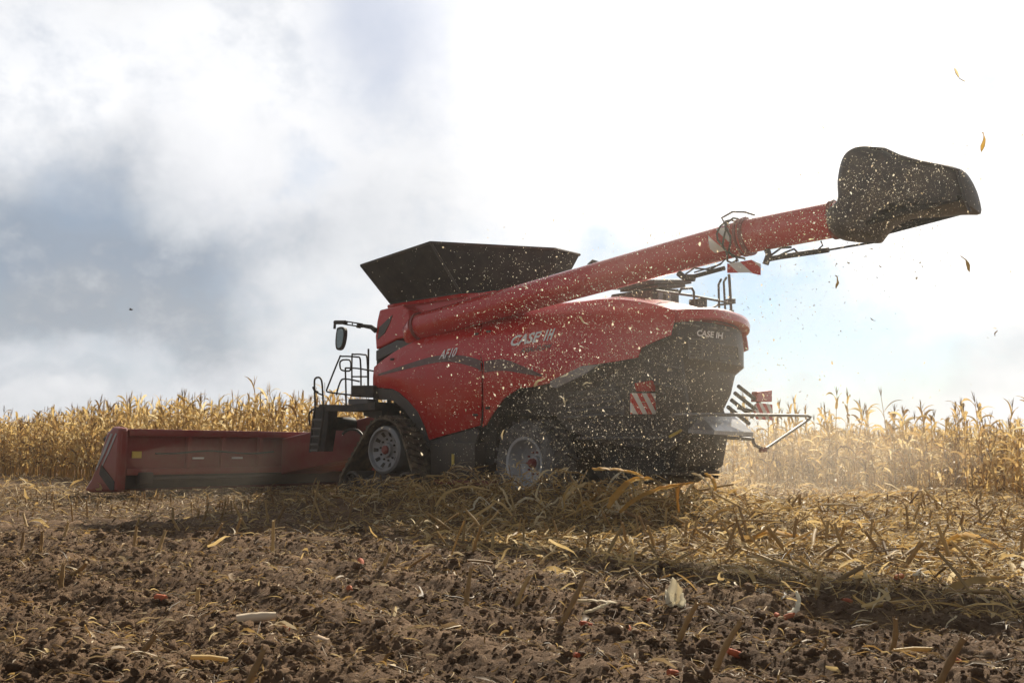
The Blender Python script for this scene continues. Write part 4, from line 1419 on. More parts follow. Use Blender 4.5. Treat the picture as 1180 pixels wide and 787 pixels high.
# --- trash on the ground
def strip_t(seed, L_=1.0, w=0.08, curl=0.6, seg=4):
    rd = random.Random(seed); pts = []; p = Vector((-L_ / 2, 0, 0)); a = rd.uniform(-0.3, 0.3); e = rd.uniform(0, 0.4)
    tw = rd.uniform(-1.5, 1.5); ups = []; ws = []
    for i in range(seg + 1):
        pts.append(p.copy()); t_ = i / seg
        ups.append(Vector((0, math.sin(tw * t_), math.cos(tw * t_)))); ws.append(w * (0.5 + 0.6 * math.sin(math.pi * min(1, t_ + 0.15))) if i < seg else w * 0.15)
        p = p + Vector((math.cos(a) * math.cos(e), math.sin(a) * math.cos(e), math.sin(e))) * (L_ / seg)
        a += rd.uniform(-curl, curl) * 0.6; e -= rd.uniform(0, curl) * 0.45
    v, f = ribbon(pts, ws, ups)
    return np.array([tuple(q) for q in v]), np.array(f), np.full(len(v), 0.5)


def stick_t(seed, L_=1.0, r_=0.03):
    rd = random.Random(seed)
    v, f = tube_arr([(-L_ / 2, 0, 0), (-L_ / 6, rd.uniform(-.03, .03), 0.01), (L_ / 6, rd.uniform(-.03, .03), 0.015), (L_ / 2, 0, 0)], [r_, r_ * 1.05, r_ * 0.95, r_ * 0.9], 5)
    return np.array([tuple(q) for q in v]), np.array(f), np.full(len(v), 0.45)


TRASH = [strip_t(i, 1.0, [0.012, 0.022, 0.03, 0.038, 0.048, 0.06, 0.016, 0.009, 0.075][i], curl=[0.5, 0.8, 0.6, 1.1, 0.7, 0.9, 1.2, 0.4, 1.0][i]) for i in range(9)] + [stick_t(40 + i, 1.0, [0.012, 0.018, 0.028][i]) for i in range(3)]


def trash_field(name, n, mat, xr, yr, dens, lmin, lmax, lift, tilt, label, cat, seed, tmpl=None):
    tmpl = tmpl or TRASH
    r_ = np.random.default_rng(seed)
    y = np.sqrt(r_.uniform(yr[0] ** 2, yr[1] ** 2, n * 3)); x = r_.uniform(-1, 1, n * 3) * (1.4 + y * 0.66)
    keep = r_.random(n * 3) < dens(x, y)
    x = x[keep][:n]; y = y[keep][:n]; N = len(x)
    z = ground_h(x, y) + lift(x, y) * r_.random(N) + 0.008
    L_ = r_.uniform(lmin, lmax, N) * r_.uniform(0.5, 1.0, N)
    o = scatter(name, tmpl, mat, np.column_stack([x, y, z]), r_.uniform(0, 6.28, N), np.column_stack([L_, L_ * r_.uniform(0.7, 1.4, N) * 0.9, L_]), r_.normal(0, 0.28, N), r_.integers(0, len(tmpl), N), pitch=r_.normal(0, tilt, N), roll=r_.uniform(-1.2, 1.2, N))
    return setp(o, label, cat, kind='stuff')


def d_straw(x, y): return np.clip(strawness(x, y) * (0.06 + 0.94 * sstep(-4.0, 2.0, x)) * (0.5 + 0.9 * vnoise(x * 0.9, y * 0.9, 66)) + 0.7 * windrow(x, y), 0, 1)
def d_brown(x, y): return np.clip((0.25 + 0.75 * strawness(x, y)) * (0.3 + vnoise(x * 0.8, y * 0.8, 31)), 0, 1)
trash_field('straw_litter', 84000, STRAW, None, (5.0, 26), d_straw, 0.07, 0.36, lambda x, y: 0.07 + 0.32 * windrow(x, y), 0.42, 'pale chopped maize straw lying thick over the stubble', 'straw', 1)
trash_field('leaf_litter', 84000, LITTER, None, (3.4, 24), d_brown, 0.03, 0.24, lambda x, y: 0.02 + 0.10 * strawness(x, y), 0.22, 'small brown bits of maize leaf scattered on the soil', 'litter', 2)
trash_field('crumb_litter', 30000, LITTER, None, (3.4, 9.5), lambda x, y: 0.35 + 0.65 * vnoise(x * 1.5, y * 1.5, 402), 0.012, 0.085, lambda x, y: 0.03 + 0 * x, 0.3, 'fine tan crumbs of leaf and stalk on the tilled soil', 'litter', 4)
trash_field('straw_crumbs', 16000, STRAW, None, (3.4, 12), lambda x, y: 0.2 + 0.8 * vnoise(x * 1.2, y * 1.2, 405) ** 1.5, 0.015, 0.13, lambda x, y: 0.035 + 0 * x, 0.35, 'pale crumbs of straw on the tilled soil', 'straw', 6)
trash_field('stalk_litter', 2600, STALK, None, (5.5, 24), d_straw, 0.2, 0.75, lambda x, y: 0.10 + 0.28 * windrow(x, y), 0.45, 'broken corn stalks tossed through the straw', 'straw', 9, [stick_t(70 + i, 1.0, [0.016, 0.022, 0.028, 0.035][i]) for i in range(4)])
trash_field('far_straw', 11000, STRAW, None, (17, 34), lambda x, y: np.where(x > 3, 1.0, 0.1), 0.2, 0.6, lambda x, y: 0.18 + 0 * x, 0.5, 'pale straw covering the ground along the crop edge', 'straw', 3)

# --- soil crumbs
def lump_t(seed):
    bm = bmesh.new(); bmesh.ops.create_icosphere(bm, subdivisions=2 if seed < 2 else 1, radius=1.0)
    for q in bm.verts:
        d = mnoise.noise(q.co * 1.3 + Vector((seed * 3.1, 0, 0))) * 0.6 + mnoise.noise(q.co * 3.1 + Vector((0, seed * 2.7, 0))) * 0.5
        q.co *= 1 + d
        q.co.z *= 0.75
    bm.verts.index_update()
    v = np.array([q.co[:] for q in bm.verts]); f = np.array([[q.index for q in fc.verts] for fc in bm.faces]); bm.free()
    return v, f, np.full(len(v), 0.5)


LUMP = [lump_t(i) for i in range(6)]
r_ = np.random.default_rng(8)
N = 60000
y = r_.uniform(3.5 ** 1.5, 12 ** 1.5, N) ** (1 / 1.5); x = r_.uniform(-1, 1, N) * (0.8 + y * 0.6)
kp = r_.random(N) < (1.05 - 0.9 * strawness(x, y)) * (0.3 + 0.9 * vnoise(x * 1.1, y * 1.1, 88))
x = x[kp]; y = y[kp]; N = len(x)
sz = np.clip(r_.lognormal(math.log(0.0075), 0.6, N), 0.003, 0.04)
o = scatter('soil_clods', LUMP, SOIL, np.column_stack([x, y, ground_h(x, y) + sz * 0.35]), r_.uniform(0, 6.28, N), sz, np.zeros(N), np.where(sz > 0.02, r_.integers(0, 2, N), r_.integers(2, 6, N)), pitch=r_.normal(0, 0.4, N), roll=r_.normal(0, 0.4, N))
setp(o, 'crumbly dark brown clods on the tilled soil', 'soil', kind='stuff')

# --- cut stalks standing as stubble
def stub_mesh(seed):
    rd = random.Random(seed); m = MB()
    L_ = 1.0; pts = []; rs = []
    bx_ = rd.uniform(-0.08, 0.08)
    for i in range(9):
        t_ = i / 8
        pts.append((bx_ * math.sin(t_ * 2.5), 0.03 * math.sin(t_ * 3 + seed), t_)); rs.append(0.055 * (1 - 0.12 * t_) * (1.28 if i in (2, 5) else 1.0))
    m.tube(pts, rs, 9, cap=True)
    # torn fibres at the cut
    for k in range(5):
        a = rd.uniform(0, 6.28); l_ = rd.uniform(0.03, 0.12)
        p = Vector(pts[-1]) + Vector((0.045 * math.cos(a), 0.045 * math.sin(a), -0.02))
        m.tube([p, p + Vector((0.02 * math.cos(a), 0.02 * math.sin(a), l_))], [0.014, 0.004], 4)
    # a sheath rag
    if seed % 2:
        v, f = ribbon([(0.05, 0, 0.3), (0.09, 0.01, 0.5), (0.16, 0.02, 0.55), (0.22, 0.03, 0.42)], [0.05, 0.045, 0.03, 0.005], [Vector((1, 0, 0.2))] * 4)
        m.add(v, f)
    bm = bmesh.new(); vs2 = [bm.verts.new(p) for p in m.v]
    for f in m.f:
        try: bm.faces.new([vs2[i] for i in f])
        except ValueError: pass
    me = bpy.data.meshes.new('cut_stalk'); bm.to_mesh(me); bm.free()
    me.materials.append(STALK); me.shade_smooth(); me.set_sharp_from_angle(angle=R(50))
    a = me.attributes.new('tint', 'FLOAT', 'POINT'); a.data.foreach_set('value', np.full(len(me.vertices), 0.5 + 0.2 * math.sin(seed * 2.3), dtype=np.float32))
    return me


STUBS = [stub_mesh(i) for i in range(8)]


def stub(x, y, top, thick, label, group):
    z0 = gh(x, y) - 0.03
    d = Vector(top) - Vector((x, y, z0))
    o = bpy.data.objects.new('cut_stalk', random.choice(STUBS))
    o.location = (x, y, z0)
    q = d.to_track_quat('Z', 'Y')
    o.rotation_euler = (q.to_matrix() @ Matrix.Rotation(random.uniform(0, 6.28), 3, 'Z')).to_euler()
    o.scale = (thick, thick, d.length)
    link(o); setp(o, label, 'cut stalk', group)
    return o


PHOTO_STUBS = [  # base and top of the stubs one can point to in the photograph
    (536, 692, 544, 655, 'lone cut stalk leaning right on bare soil, left of a row of three'), (593, 692, 612, 664, 'leaning cut stalk with ragged top, middle of three on bare soil'),
    (641, 723, 673, 664, 'thick cut stalk leaning hard right, nearest of three on bare soil'), (437, 660, 449, 637, 'short cut stalk on bare soil in front of the tracks'),
    (695, 643, 715, 610, 'leaning cut stalk at the edge of the shaded straw under the rear wheel'), (566, 633, 570, 613, 'short upright cut stalk in the brown trash below the front of the rear wheel'),
    (780, 735, 804, 695, 'pale cut stalk leaning right just beside the white husk'), (817, 762, 856, 719, 'long pale cut stalk slanting over an orange cob in the foreground'),
    (1076, 795, 1112, 736, 'thickest cut stalk with knuckled top at the bottom right edge'), (938, 690, 946, 661, 'short yellowish cut stalk inside the dark shadow band'),
    (1024, 741, 1029, 712, 'small upright stub with red broken top on the right soil'), (1097, 647, 1080, 603, 'green tinged cut stalk leaning left at the right straw edge'),
    (863, 632, 848, 597, 'greenish cut stalk leaning left behind the shadow band'), (914, 633, 919, 597, 'dark reddish upright cut stalk in the straw right of centre'),
    (953, 633, 955, 600, 'thin dark upright cut stalk beside a reddish one'), (977, 640, 962, 603, 'brown cut stalk leaning left over a clump of dark trash'),
    (1024, 649, 997, 612, 'long cut stalk slanting left across bright straw'), (24, 634, 25, 613, 'upright stub at the far left edge of the field'),
    (44, 640, 49, 612, 'cut stalk leaning right in the clump at the left edge'), (73, 617, 78, 601, 'small stub in the shade at the far left'), (154, 630, 158, 607, 'upright cut stalk at the shadow edge below the header end'),
    (314, 635, 315, 600, 'straight tall stub with knob top in front of the header'), (268, 617, 278, 597, 'stub leaning right in the shade before the header'),
    (71, 678, 73, 650, 'dark upright stub on bare soil at left'), (78, 672, 98, 646, 'dark stub lying over to the right on bare soil at left'), (229, 700, 230, 678, 'pale short stub on bare soil left of centre'),
    (275, 786, 302, 748, 'thick stub slanting right at the bottom edge, left of centre'), (151, 758, 178, 730, 'thin pale stalk slanting right on the near soil at left'), (359, 597, 366, 556, 'tall brown stub before the ladder'),
    (182, 640, 190, 612, 'clumped brown stub below the header at the shadow edge'), (720, 590, 735, 565, 'stub in the tangle of straw behind the rear wheel')]
for bx_, by_, tx, ty, lab in PHOTO_STUBS:
    x, y = spot(bx_, by_)
    r0 = ray(tx, ty); k = (y + random.uniform(-0.05, 0.12)) / r0.y
    stub(x, y, (r0.x * k, r0.y * k, CAM_H + r0.z * k), 0.26 if by_ > 680 else 0.30, lab, 'cut stalks on the soil')
# stubble rows in the harvested strip
cnt = 0
cand = []
r_ = np.random.default_rng(21)
for row in range(-40, 40):
    for k in range(-140, 140):
        p = LEFT * (row * 0.75 + 0.2) + FWD * (k * 0.19) + np.array([0, 14.0]) + r_.normal(0, 0.05, 2)
        if p[1] < 8.5 or p[1] > 27: continue
        if abs(p[0]) > 1 + p[1] * 0.58: continue
        q = p - np.array([O3.x, O3.y]); u = q @ FWD; v = q @ LEFT
        if -7 < u < 6.5 and abs(v) < 1.9: continue          # under the machine
        if u > 5.2 and v < 4.6: continue
        if p[0] > 5 and p[1] > np.interp(p[0], [6.6, 10.9], [27, 17.6]): continue
        s = strawness(np.array([p[0]]), np.array([p[1]]))[0]
        if r_.random() > 0.08 + 0.30 * s: continue
        cand.append((p[1], p[0]))
cand.sort()
for i, (y, x) in enumerate(cand[:140]):
    h = random.uniform(0.10, 0.34); lx = random.gauss(0.03, 0.16); ly = random.gauss(0, 0.12)
    stub(x, y, (x + lx, y + ly, gh(x, y) + h), 0.20 + 0.10 * random.random(), 'short cut stalk left standing in the chopped straw between camera and harvester', 'stubble in the straw')
rest = cand[140:]
if rest:
    ST = []
    for me in STUBS[:4]:
        m_ = MB(); m_.tube([(0, 0, 0), (0.02, 0.01, 0.5), (0.0, 0.02, 1.0)], [0.055, 0.05, 0.05], 6, cap=False)
        ST.append((np.array([tuple(q) for q in m_.v]), np.array(m_.f), np.full(len(m_.v), 0.5)))
    P_ = np.array([(x, y) for y, x in rest]); N = len(P_)
    h = r_.uniform(0.08, 0.28, N)
    o = scatter('stubble', ST, STALK, np.column_stack([P_, ground_h(P_[:, 0], P_[:, 1]) - 0.02]), r_.uniform(0, 6.28, N), np.column_stack([np.full(N, 0.28), np.full(N, 0.28), h]), r_.normal(0, .2, N), r_.integers(0, 4, N), pitch=r_.normal(0, 0.4, N))
    setp(o, 'far stubble rows along the harvester', 'stubble', kind='stuff')

# --- cobs and husks one can point to
def cob_mesh(seed, r_=0.016, L_=0.075):
    rd = random.Random(seed); m = MB(); pts = []; rs = []
    for i in range(9):
        t_ = i / 8
        pts.append((L_ * (t_ - 0.5), 0.006 * math.sin(3 * t_ + seed), 0)); rs.append(r_ * (0.8 + 0.3 * math.sin(math.pi * min(1, t_ * 0.9 + 0.15))) * rd.uniform(0.9, 1.08))
    m.tube(pts, rs, 14)
    v = []
    for q in m.v:
        q = Vector(q); n_ = mnoise.noise(q * 160) * 0.0035
        v.append(tuple(q + Vector((0, q.y, q.z)).normalized() * n_))
    m.v = v
    return m


COBS = [(415, 652, 'small red cob piece on soil in front of the tracks', 1.0), (402, 682, 'orange cob piece alone on the open soil left of centre', 1.1), (675, 722, 'orange red cob stub under the leaning stalks', 1.1), (665, 757, 'orange cob end on the near soil, centre of the bottom edge', 1.0),
        (748, 695, 'brown red cob stub just left of the white husk', 1.0), (724, 723, 'small pinkish cob piece beside pale husk strips', 0.8), (776, 784, 'pink cob piece cut by the bottom edge', 1.0), (910, 716, 'orange cob piece below the white curled husk leaf', 1.1),
        (846, 754, 'red cob piece behind the long slanting stalk', 1.2), (1036, 666, 'red cob piece in straw on the right', 0.9), (975, 690, 'dull red cob piece inside the dark shadow band', 1.1), (1102, 770, 'pinkish cob piece beside the thickest stalk at lower right', 1.1),
        (185, 700, 'dull pink cob piece on soil at left', 1.2), (328, 721, 'reddish cob crumb right of the long pale cob', 0.9), (497, 627, 'dark red cob piece in the shade of the harvester', 1.2), (896, 713, 'small brown cob piece among clods below the shadow band', 0.7)]
for i, (px, py, lab, s) in enumerate(COBS):
    x, y = spot(px, py)
    o = cob_mesh(i, 0.018, 0.07).build('corn_cob', COB, smooth=60, tint=0.3 + 0.4 * ((i * 37) % 10) / 10)
    o.location = (x, y, gh(x, y) + 0.022); o.rotation_euler = (0, random.uniform(-.4, .4), random.uniform(0, 6.28)); s *= y / 6.0; s = min(max(s, 0.75), 1.6); o.scale = (s, s, s)
    setp(o, lab, 'corn cob', 'broken cobs on the soil')
x, y = spot(295, 722)
o = cob_mesh(77, 0.026, 0.22).build('corn_cob', PITH, smooth=60, tint=0.6); o.location = (x, y, gh(x, y) + 0.03); o.rotation_euler = (0, -0.05, 0.35); setp(o, 'long pale stripped cob lying on the soil at lower left', 'corn cob', 'broken cobs on the soil')
x, y = spot(368, 728)
o = cob_mesh(78, 0.032, 0.12).build('corn_cob', PITH, smooth=60, tint=0.05); o.location = (x, y, gh(x, y) + 0.03); o.rotation_euler = (0, 0.1, -0.3); setp(o, 'stubby tan cob lump right of the long pale cob', 'corn cob', 'broken cobs on the soil')


def blade(name, mat, pts, w, tint, label, cat, group=None, tw=0.0, seg=16):
    """a single dry leaf along world points"""
    P = [Vector(p) for p in pts]
    out = []; ups = []; ws = []
    n = len(P) - 1
    for i in range(seg + 1):
        s = i / seg * n; j = min(int(s), n - 1); t_ = s - j
        p0 = P[max(j - 1, 0)]; p1 = P[j]; p2 = P[j + 1]; p3 = P[min(j + 2, n)]
        out.append(0.5 * ((2 * p1) + (p2 - p0) * t_ + (2 * p0 - 5 * p1 + 4 * p2 - p3) * t_ ** 2 + (3 * p1 - p0 - 3 * p2 + p3) * t_ ** 3))
        f_ = i / seg
        ups.append(Vector((0.25 * math.sin(tw * f_ * 3 + 1), -0.75 + 0.4 * math.sin(tw * f_ * 4), 0.55)))
        ws.append(w * (0.95 if mat is GOLD else 0.62) * max(0.05, math.sin(math.pi * min(1.0, 0.12 + 0.88 * f_)) ** 0.6) * random.uniform(0.72, 1.2))
        out[-1] = out[-1] + Vector((random.gauss(0, 0.10), random.gauss(0, 0.10), random.gauss(0, 0.10))) * w
    c0 = out[0].copy()
    v, f = ribbon([p - c0 for p in out], ws, ups)
    me = np_mesh(name, np.array([tuple(q) for q in v]), np.array(f), mat, tint=np.clip(np.full(len(v), tint) + rng.normal(0, 0.06, len(v)), 0, 1), smooth=True)
    o = bpy.data.objects.new(name, me); o.location = c0
    md = o.modifiers.new('thickness', 'SOLIDIFY'); md.thickness = 0.002
    link(o)
    if label: setp(o, label, cat, group)
    return o


def wp(px, py, dist):
    r0 = ray(px, py); k = dist / r0.y
    return (r0.x * k, r0.y * k, CAM_H + r0.z * k)


# white upright husk, a fan of pointed bracts
x, y = spot(778, 703)
hk = empty('corn_husk', (x, y, gh(x, y)))
setp(hk, 'white pointed husk standing open on the soil, centre right', 'husk')
d0 = y
for (tx, ty, mx_, w, dd) in ((776, 664, 774, 0.05, 0.0), (768, 679, 769, 0.036, -0.03), (787, 682, 785, 0.034, -0.02), (781, 672, 782, 0.045, 0.04)):
    o = blade('bract', HUSK, [wp(778, 703, d0), wp(mx_, (703 + ty) / 2 + 2, d0 + dd - 0.02), wp(tx, ty, d0 + dd)], w, 0.75, None, None, seg=8)
    o.parent = hk; o.location = Vector(o.location) - Vector(hk.location)
BL = [
    ('husk_leaf', HUSK, [(908, 707), (917, 702), (920, 692), (917, 680)], 706, 0.026, 0.95, 'white curled husk leaf standing in the shadow band', 'husk'),
    ('husk_leaf', HUSK, [(660, 692), (690, 692), (715, 697), (733, 706)], 702, 0.022, 0.5, 'pale husk strip lying flat left of the white husk', 'husk'),
    ('husk_leaf', HUSK, [(672, 706), (690, 700), (703, 694)], 708, 0.02, 0.6, 'second pale husk strip crossing under the flat one', 'husk'),
    ('husk_leaf', HUSK, [(1052, 662), (1062, 661), (1075, 668), (1084, 674)], 672, 0.025, 0.95, 'bright white husk scrap in straw on the right', 'husk'),
    ('corn_leaf', GOLD, [(1092, 626), (1110, 618), (1130, 622), (1150, 632), (1170, 636)], 640, 0.05, 0.5, 'broad golden brown leaf lying in straw at the right edge', 'corn leaf'),
    ('corn_leaf', STRAW, [(1090, 680), (1115, 672), (1140, 668), (1160, 664)], 682, 0.05, 0.6, 'wide grey tan leaf lying flat at the right edge of the shadow', 'corn leaf'),
    ('corn_leaf', GOLD, [(865, 622), (885, 614), (915, 618), (950, 626)], 630, 0.04, 0.55, 'long golden leaf lying flat in straw right of centre', 'corn leaf'),
    ('corn_leaf', GOLD, [(790, 612), (815, 609), (845, 610), (862, 616)], 622, 0.03, 0.8, 'pale golden leaf lying at the front of the straw', 'corn leaf'),
    ('corn_leaf', GOLD, [(682, 540), (700, 541), (722, 543), (742, 549)], 618, 0.031, 0.75, 'flat golden leaf held out level above the straw behind the rear wheel', 'corn leaf'),
    ('corn_leaf', GOLD, [(700, 585), (712, 568), (733, 552), (752, 552)], 618, 0.043, 0.35, 'broad orange leaf arching up in the straw tangle', 'corn leaf'),
    ('corn_leaf', GOLD, [(714, 590), (735, 574), (765, 562), (800, 556)], 618, 0.031, 0.3, 'long orange leaf slanting right out of the tangle', 'corn leaf'),
    ('corn_leaf', GOLD, [(782, 590), (780, 575), (782, 562), (790, 556)], 618, 0.025, 0.25, 'hanging orange leaf beside the bent stalk', 'corn leaf'),
    ('corn_leaf', HUSK, [(822, 566), (814, 556), (806, 548), (797, 545)], 618, 0.037, 0.35, 'pale leaf tuft at the tip of the bent stalk', 'corn leaf'),
    ('corn_leaf', GOLD, [(824, 566), (822, 556), (818, 549), (812, 545)], 618, 0.031, 0.8, 'second leaf of the tuft on the bent stalk tip', 'corn leaf'),
    ('corn_leaf', STRAW, [(640, 590), (652, 572), (668, 560), (680, 556)], 604, 0.05, 0.7, 'tan leaf standing up in front of the rear wheel', 'corn leaf'),
    ('corn_leaf', STRAW, [(590, 588), (584, 575), (580, 566), (575, 560)], 603, 0.03, 0.85, 'pale leaf sticking up before the rear tyre', 'corn leaf'),
    ('corn_leaf', STRAW, [(640, 600), (625, 580), (618, 572), (622, 556)], 604, 0.03, 0.95, 'thin white leaf curled in front of the rear rim', 'corn leaf'),
    ('corn_leaf', STRAW, [(500, 585), (515, 568), (540, 561), (570, 566)], 600, 0.035, 0.6, 'long tan leaf lying over straw under the body', 'corn leaf'),
]
for nm, mat, pts, by_, w, tint, lab, cat in BL:
    d0 = spot(pts[0][0], by_)[1]
    blade(nm, mat, [wp(px, py, d0 + 0.06 * i) for i, (px, py) in enumerate(pts)], w, tint, lab, cat, 'leaves and husks on the ground', tw=1.0)
for i in range(46):
    bx_ = random.gauss(745, 62) if i < 32 else random.uniform(540, 700)
    x, y = spot(bx_, random.uniform(590, 612)); z = gh(x, y)
    a = random.uniform(-0.6, 3.7); L_ = random.uniform(0.25, 0.7); hh = random.uniform(0.08, 0.42) * (1.0 if i < 32 else 0.7)
    d = Vector((math.cos(a), 0.5 * math.sin(a), 0)) * L_
    p0 = Vector((x, y, z + 0.05))
    def jit(k): return Vector((random.gauss(0, 0.05), random.gauss(0, 0.05), random.gauss(0, 0.035))) * k
    kink = random.uniform(0.35, 0.75)
    pts = [p0, p0 + d * 0.25 + Vector((0, 0, hh * 0.75)) + jit(1), p0 + d * kink + Vector((0, 0, hh)) + jit(1), p0 + d * (kink + 0.06) + Vector((0, 0, hh * 0.9)) + jit(0.6), p0 + d * 0.9 + Vector((0, 0, hh * random.uniform(0.1, 0.7))) + jit(1.3), p0 + d * 1.1 + Vector((0, 0, hh * random.uniform(-0.1, 0.6))) + jit(1.5)]
    blade('corn_leaf', random.choice([GOLD, GOLD, STRAW, STRAW, HUSK]), pts, random.uniform(0.014, 0.042), random.uniform(0.2, 0.95), 'dry corn leaf tangled in the straw heap beside the rear wheel', 'corn leaf', 'leaves heaped beside the rear wheel', tw=random.uniform(0.4, 2.2), seg=20)
# the bent broken stalk that carries the tuft
d0 = spot(850, 618)[1]
m = MB(); m.tube([wp(px, py, d0 + 0.03 * i) for i, (px, py) in enumerate([(874, 618), (868, 598), (860, 588), (845, 580), (830, 572), (820, 566)])], [0.014, 0.016, 0.012, 0.012, 0.011, 0.010], 8)
o = m.build('bent_stalk', STALK, smooth=60, tint=0.7); setp(o, 'broken corn stalk bent over, leaf tuft at its tip', 'corn stalk')
# thrown straws that lie on top of the trash
STR = [(715, 645, 790, 659, 0.007, 'thin white straw lying slanted on the soil, centre'), (620, 610, 735, 560, 0.012, 'long straw slanting up behind the rear wheel'), (655, 556, 770, 594, 0.008, 'thin straw slanting down across the orange leaves'), (520, 640, 535, 600, 0.01, 'straw standing askew below the body'),
       (1000, 700, 1048, 692, 0.012, 'brown stalk piece lying in the dark shadow'), (1048, 640, 1160, 652, 0.014, 'long brown stalk lying level in straw at right'), (1030, 750, 1075, 748, 0.012, 'pale straw lying level on the lower right soil'), (1115, 778, 1160, 772, 0.016, 'pale stalk piece at the lower right corner'),
       (885, 640, 935, 612, 0.012, 'straw slanting up in the trash right of centre'), (220, 757, 262, 760, 0.012, 'straw piece on the near soil at left'), (100, 782, 140, 781, 0.016, 'reddish stalk piece at the bottom left')]
for xa, ya, xb, yb, rr, lab in STR:
    da = spot(xa, max(ya, yb, 596))[1]
    m = MB(); m.tube([wp(xa, ya, da), wp((xa + xb) / 2, (ya + yb) / 2 - 1.5, da + 0.05), wp(xb, yb, da + 0.1)], rr, 7)
    o = m.build('straw_piece', STRAW, smooth=60, tint=0.6); setp(o, lab, 'straw', 'loose straws')

# --- dusty air that also stands in for veiling glare: one box round camera and field
HZ, nt, b = new_mat('dusty_air_and_glare')
nt.nodes.remove(b)
pv = nt.nodes.new('ShaderNodeVolumePrincipled')
pv.inputs['Color'].default_value = (0.95, 0.93, 0.90, 1)
pv.inputs['Density'].default_value = 0.0008
pv.inputs['Anisotropy'].default_value = 0.72
nt.links.new(pv.outputs[0], nt.nodes['Material Output'].inputs['Volume'])
m = MB(); m.box(-75, 75, -45, 110, -1.6, 7.5)
hz = m.build('haze', HZ); setp(hz, 'thin dusty air over the field, added for veiling glare too', 'haze', kind='stuff')

def dust_cloud(blobs, dens, label):
    mt, nt, b = new_mat('blown_dust')
    nt.nodes.remove(b)
    pv = nt.nodes.new('ShaderNodeVolumePrincipled')
    pv.inputs['Color'].default_value = (0.93, 0.85, 0.72, 1)
    pv.inputs['Density'].default_value = dens
    pv.inputs['Anisotropy'].default_value = 0.45
    nt.links.new(pv.outputs[0], nt.nodes['Material Output'].inputs['Volume'])
    for (x, y, z, rx, ry, rz) in blobs:
        bm = bmesh.new(); bmesh.ops.create_icosphere(bm, subdivisions=4, radius=1.0)
        for q in bm.verts:
            d = 1 + 0.35 * mnoise.noise(q.co * 1.6 + Vector((x, y, z)))
            q.co = Vector((x + q.co.x * rx * d, y + q.co.y * ry * d, z + q.co.z * rz * d))
        me = bpy.data.meshes.new('dust_cloud'); bm.to_mesh(me); bm.free(); me.materials.append(mt); me.shade_smooth()
        setp(link(bpy.data.objects.new('dust_cloud', me)), label, 'dust', kind='stuff')
dust_cloud([(4.6, 16.6, 0.9, 3.0, 1.6, 0.95), (6.6, 18.6, 0.8, 3.0, 1.6, 0.8)], 0.028, 'pale dust and chaff drifting over the straw behind the harvester')
dust_cloud([(4.6, 13.2, 2.9, 4.2, 2.6, 2.3)], 0.010, 'thin dust volume added as glare round the rear of the harvester and its auger')  # added veil that washes out auger and rear as glare would
dust_cloud([(1.6, 12.9, 1.5, 2.6, 1.1, 1.3)], 0.010, 'thin dust blown out along the rear flank of the harvester')
dust_cloud([(-5.2, 18.2, 0.55, 2.6, 1.0, 0.75)], 0.02, 'brown dust rising behind the header')

# --- things in the air: thrown leaf pieces, chaff, a bird
FLY = [(1106, 86, 17, 0.9, FLYLEAF, 'pale leaf scrap flying highest in the upper right sky'), (1131, 164, 20, 0.05, FLYLEAF, 'yellow green leaf flying right above the spout tip'), (1112, 304, 17, 0.6, FLYLEAF, 'pinkish husk flake flying below the spout tip'), (963, 325, 14, 0.9, FLYLEAF, 'cream husk flake flying in the blue sky gap'),
       (1006, 368, 5, 0.2, STRAW, 'tiny leaf speck in the sky right of the deck rails'), (1148, 384, 6, 0.2, STRAW, 'small dark flake in the sky at the right edge'), (673, 369, 12, 0.6, HUSK, 'curled leaf strip flying before the red rear panel'), (677, 443, 10, 0.9, HUSK, 'white leaf strip flying over the dark guard'),
       (622, 441, 14, 0.5, HUSK, 'broad tan leaf flying under the lettering'), (648, 462, 11, 0.6, HUSK, 'level tan strip flying above the rear tyre'), (609, 474, 6, 0.95, HUSK, 'small white strip flying above the rear tyre'), (580, 501, 10, 0.5, HUSK, 'tan flake flying at the front of the rear tyre'),
       (650, 432, 9, 0.9, HUSK, 'white sliver flying along the grey trim'), (741, 464, 5, 1.0, HUSK, 'bright flake flying before the striped board')]
for px, py, s, tint, mat, lab in FLY:
    d0 = 11.0 if px < 900 else 9.5
    L_ = s / FPX * d0
    a = random.uniform(0, 6.28)
    c0 = Vector(wp(px, py, d0))
    dx = Vector((math.cos(a), random.uniform(-.4, .4), math.sin(a))) * L_ * 0.6
    bend = Vector((-math.sin(a), 0.3, math.cos(a))) * L_ * 0.18
    blade('flying_leaf', mat, [c0 - dx, c0 - dx * 0.3 + bend, c0 + dx * 0.4 + bend * 0.6, c0 + dx], L_ * 0.2, tint, lab, 'leaf', 'leaves in the air', tw=1.5, seg=6)
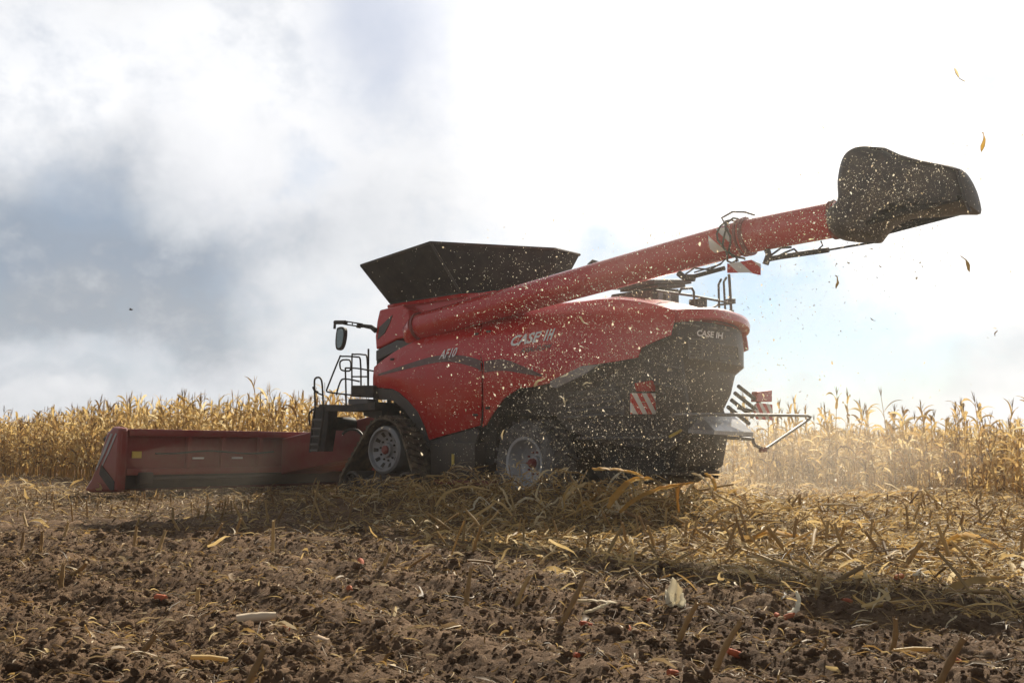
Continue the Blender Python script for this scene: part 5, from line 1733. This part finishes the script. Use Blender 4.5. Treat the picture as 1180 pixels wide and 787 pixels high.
# chaff: far too many flecks to count
r_ = np.random.default_rng(3)
def cloud_pts(n, px, py, sx, sy, d0, d1):
    x = r_.normal(px, sx, n); y = r_.normal(py, sy, n); d = r_.uniform(d0, d1, n)
    out = np.zeros((n, 3))
    for i in range(n): out[i] = wp(x[i], y[i], d[i])
    return out
pts = np.concatenate([cloud_pts(8000, 690, 430, 90, 75, 10.5, 13.2), cloud_pts(2600, 640, 410, 75, 60, 11, 14), cloud_pts(4200, 790, 370, 110, 80, 10, 12.5), cloud_pts(3600, 1020, 225, 60, 42, 9, 11), cloud_pts(2200, 890, 270, 80, 40, 9.5, 11.8), cloud_pts(350, 560, 330, 60, 40, 12.5, 15), cloud_pts(250, 1000, 330, 120, 130, 8.5, 11), cloud_pts(5200, 720, 510, 90, 40, 11, 13.5), cloud_pts(4600, 900, 520, 90, 35, 12, 19)])
pts = pts[pts[:, 2] > 0.15]
N = len(pts)
FLK = [strip_t(60 + i, 1.0, w, 1.2, 3) for i, w in enumerate((0.14, 0.22, 0.3, 0.1))]
sz = np.clip(r_.lognormal(math.log(0.0086), 0.58, N), 0.004, 0.055)
o = scatter('flying_chaff', FLK, CHAFF, pts, r_.uniform(0, 6.28, N), sz, r_.normal(0.1, 0.25, N), r_.integers(0, 4, N), pitch=r_.uniform(-1.5, 1.5, N), roll=r_.uniform(-3, 3, N))
setp(o, 'cloud of tiny straw flecks blown around the rear of the harvester', 'chaff', kind='stuff')
# bird
c0 = Vector(wp(151, 357, 90))
m = MB(); m.tube([c0 + Vector((x, 0, z)) for x, z in ((-0.22, 0.02), (-0.1, 0.0), (0.05, 0), (0.16, 0.03), (0.2, 0.03))], [0.015, 0.06, 0.07, 0.04, 0.01], 8)
for sg in (1, -1):
    m.add([c0 + Vector(p) for p in ((-0.08, 0, 0.02), (0.08, 0, 0.03), (0.1 , sg * 0.25, 0.12), (-0.02, sg * 0.5, 0.06), (-0.08, sg * 0.25, 0.10))], [(0, 1, 2, 4), (4, 2, 3)])
bird = m.build('bird', BLACK, smooth=60); bird.location = (0, 0, 0)
setp(bird, 'tiny dark bird gliding low in the grey cloud at left', 'bird')
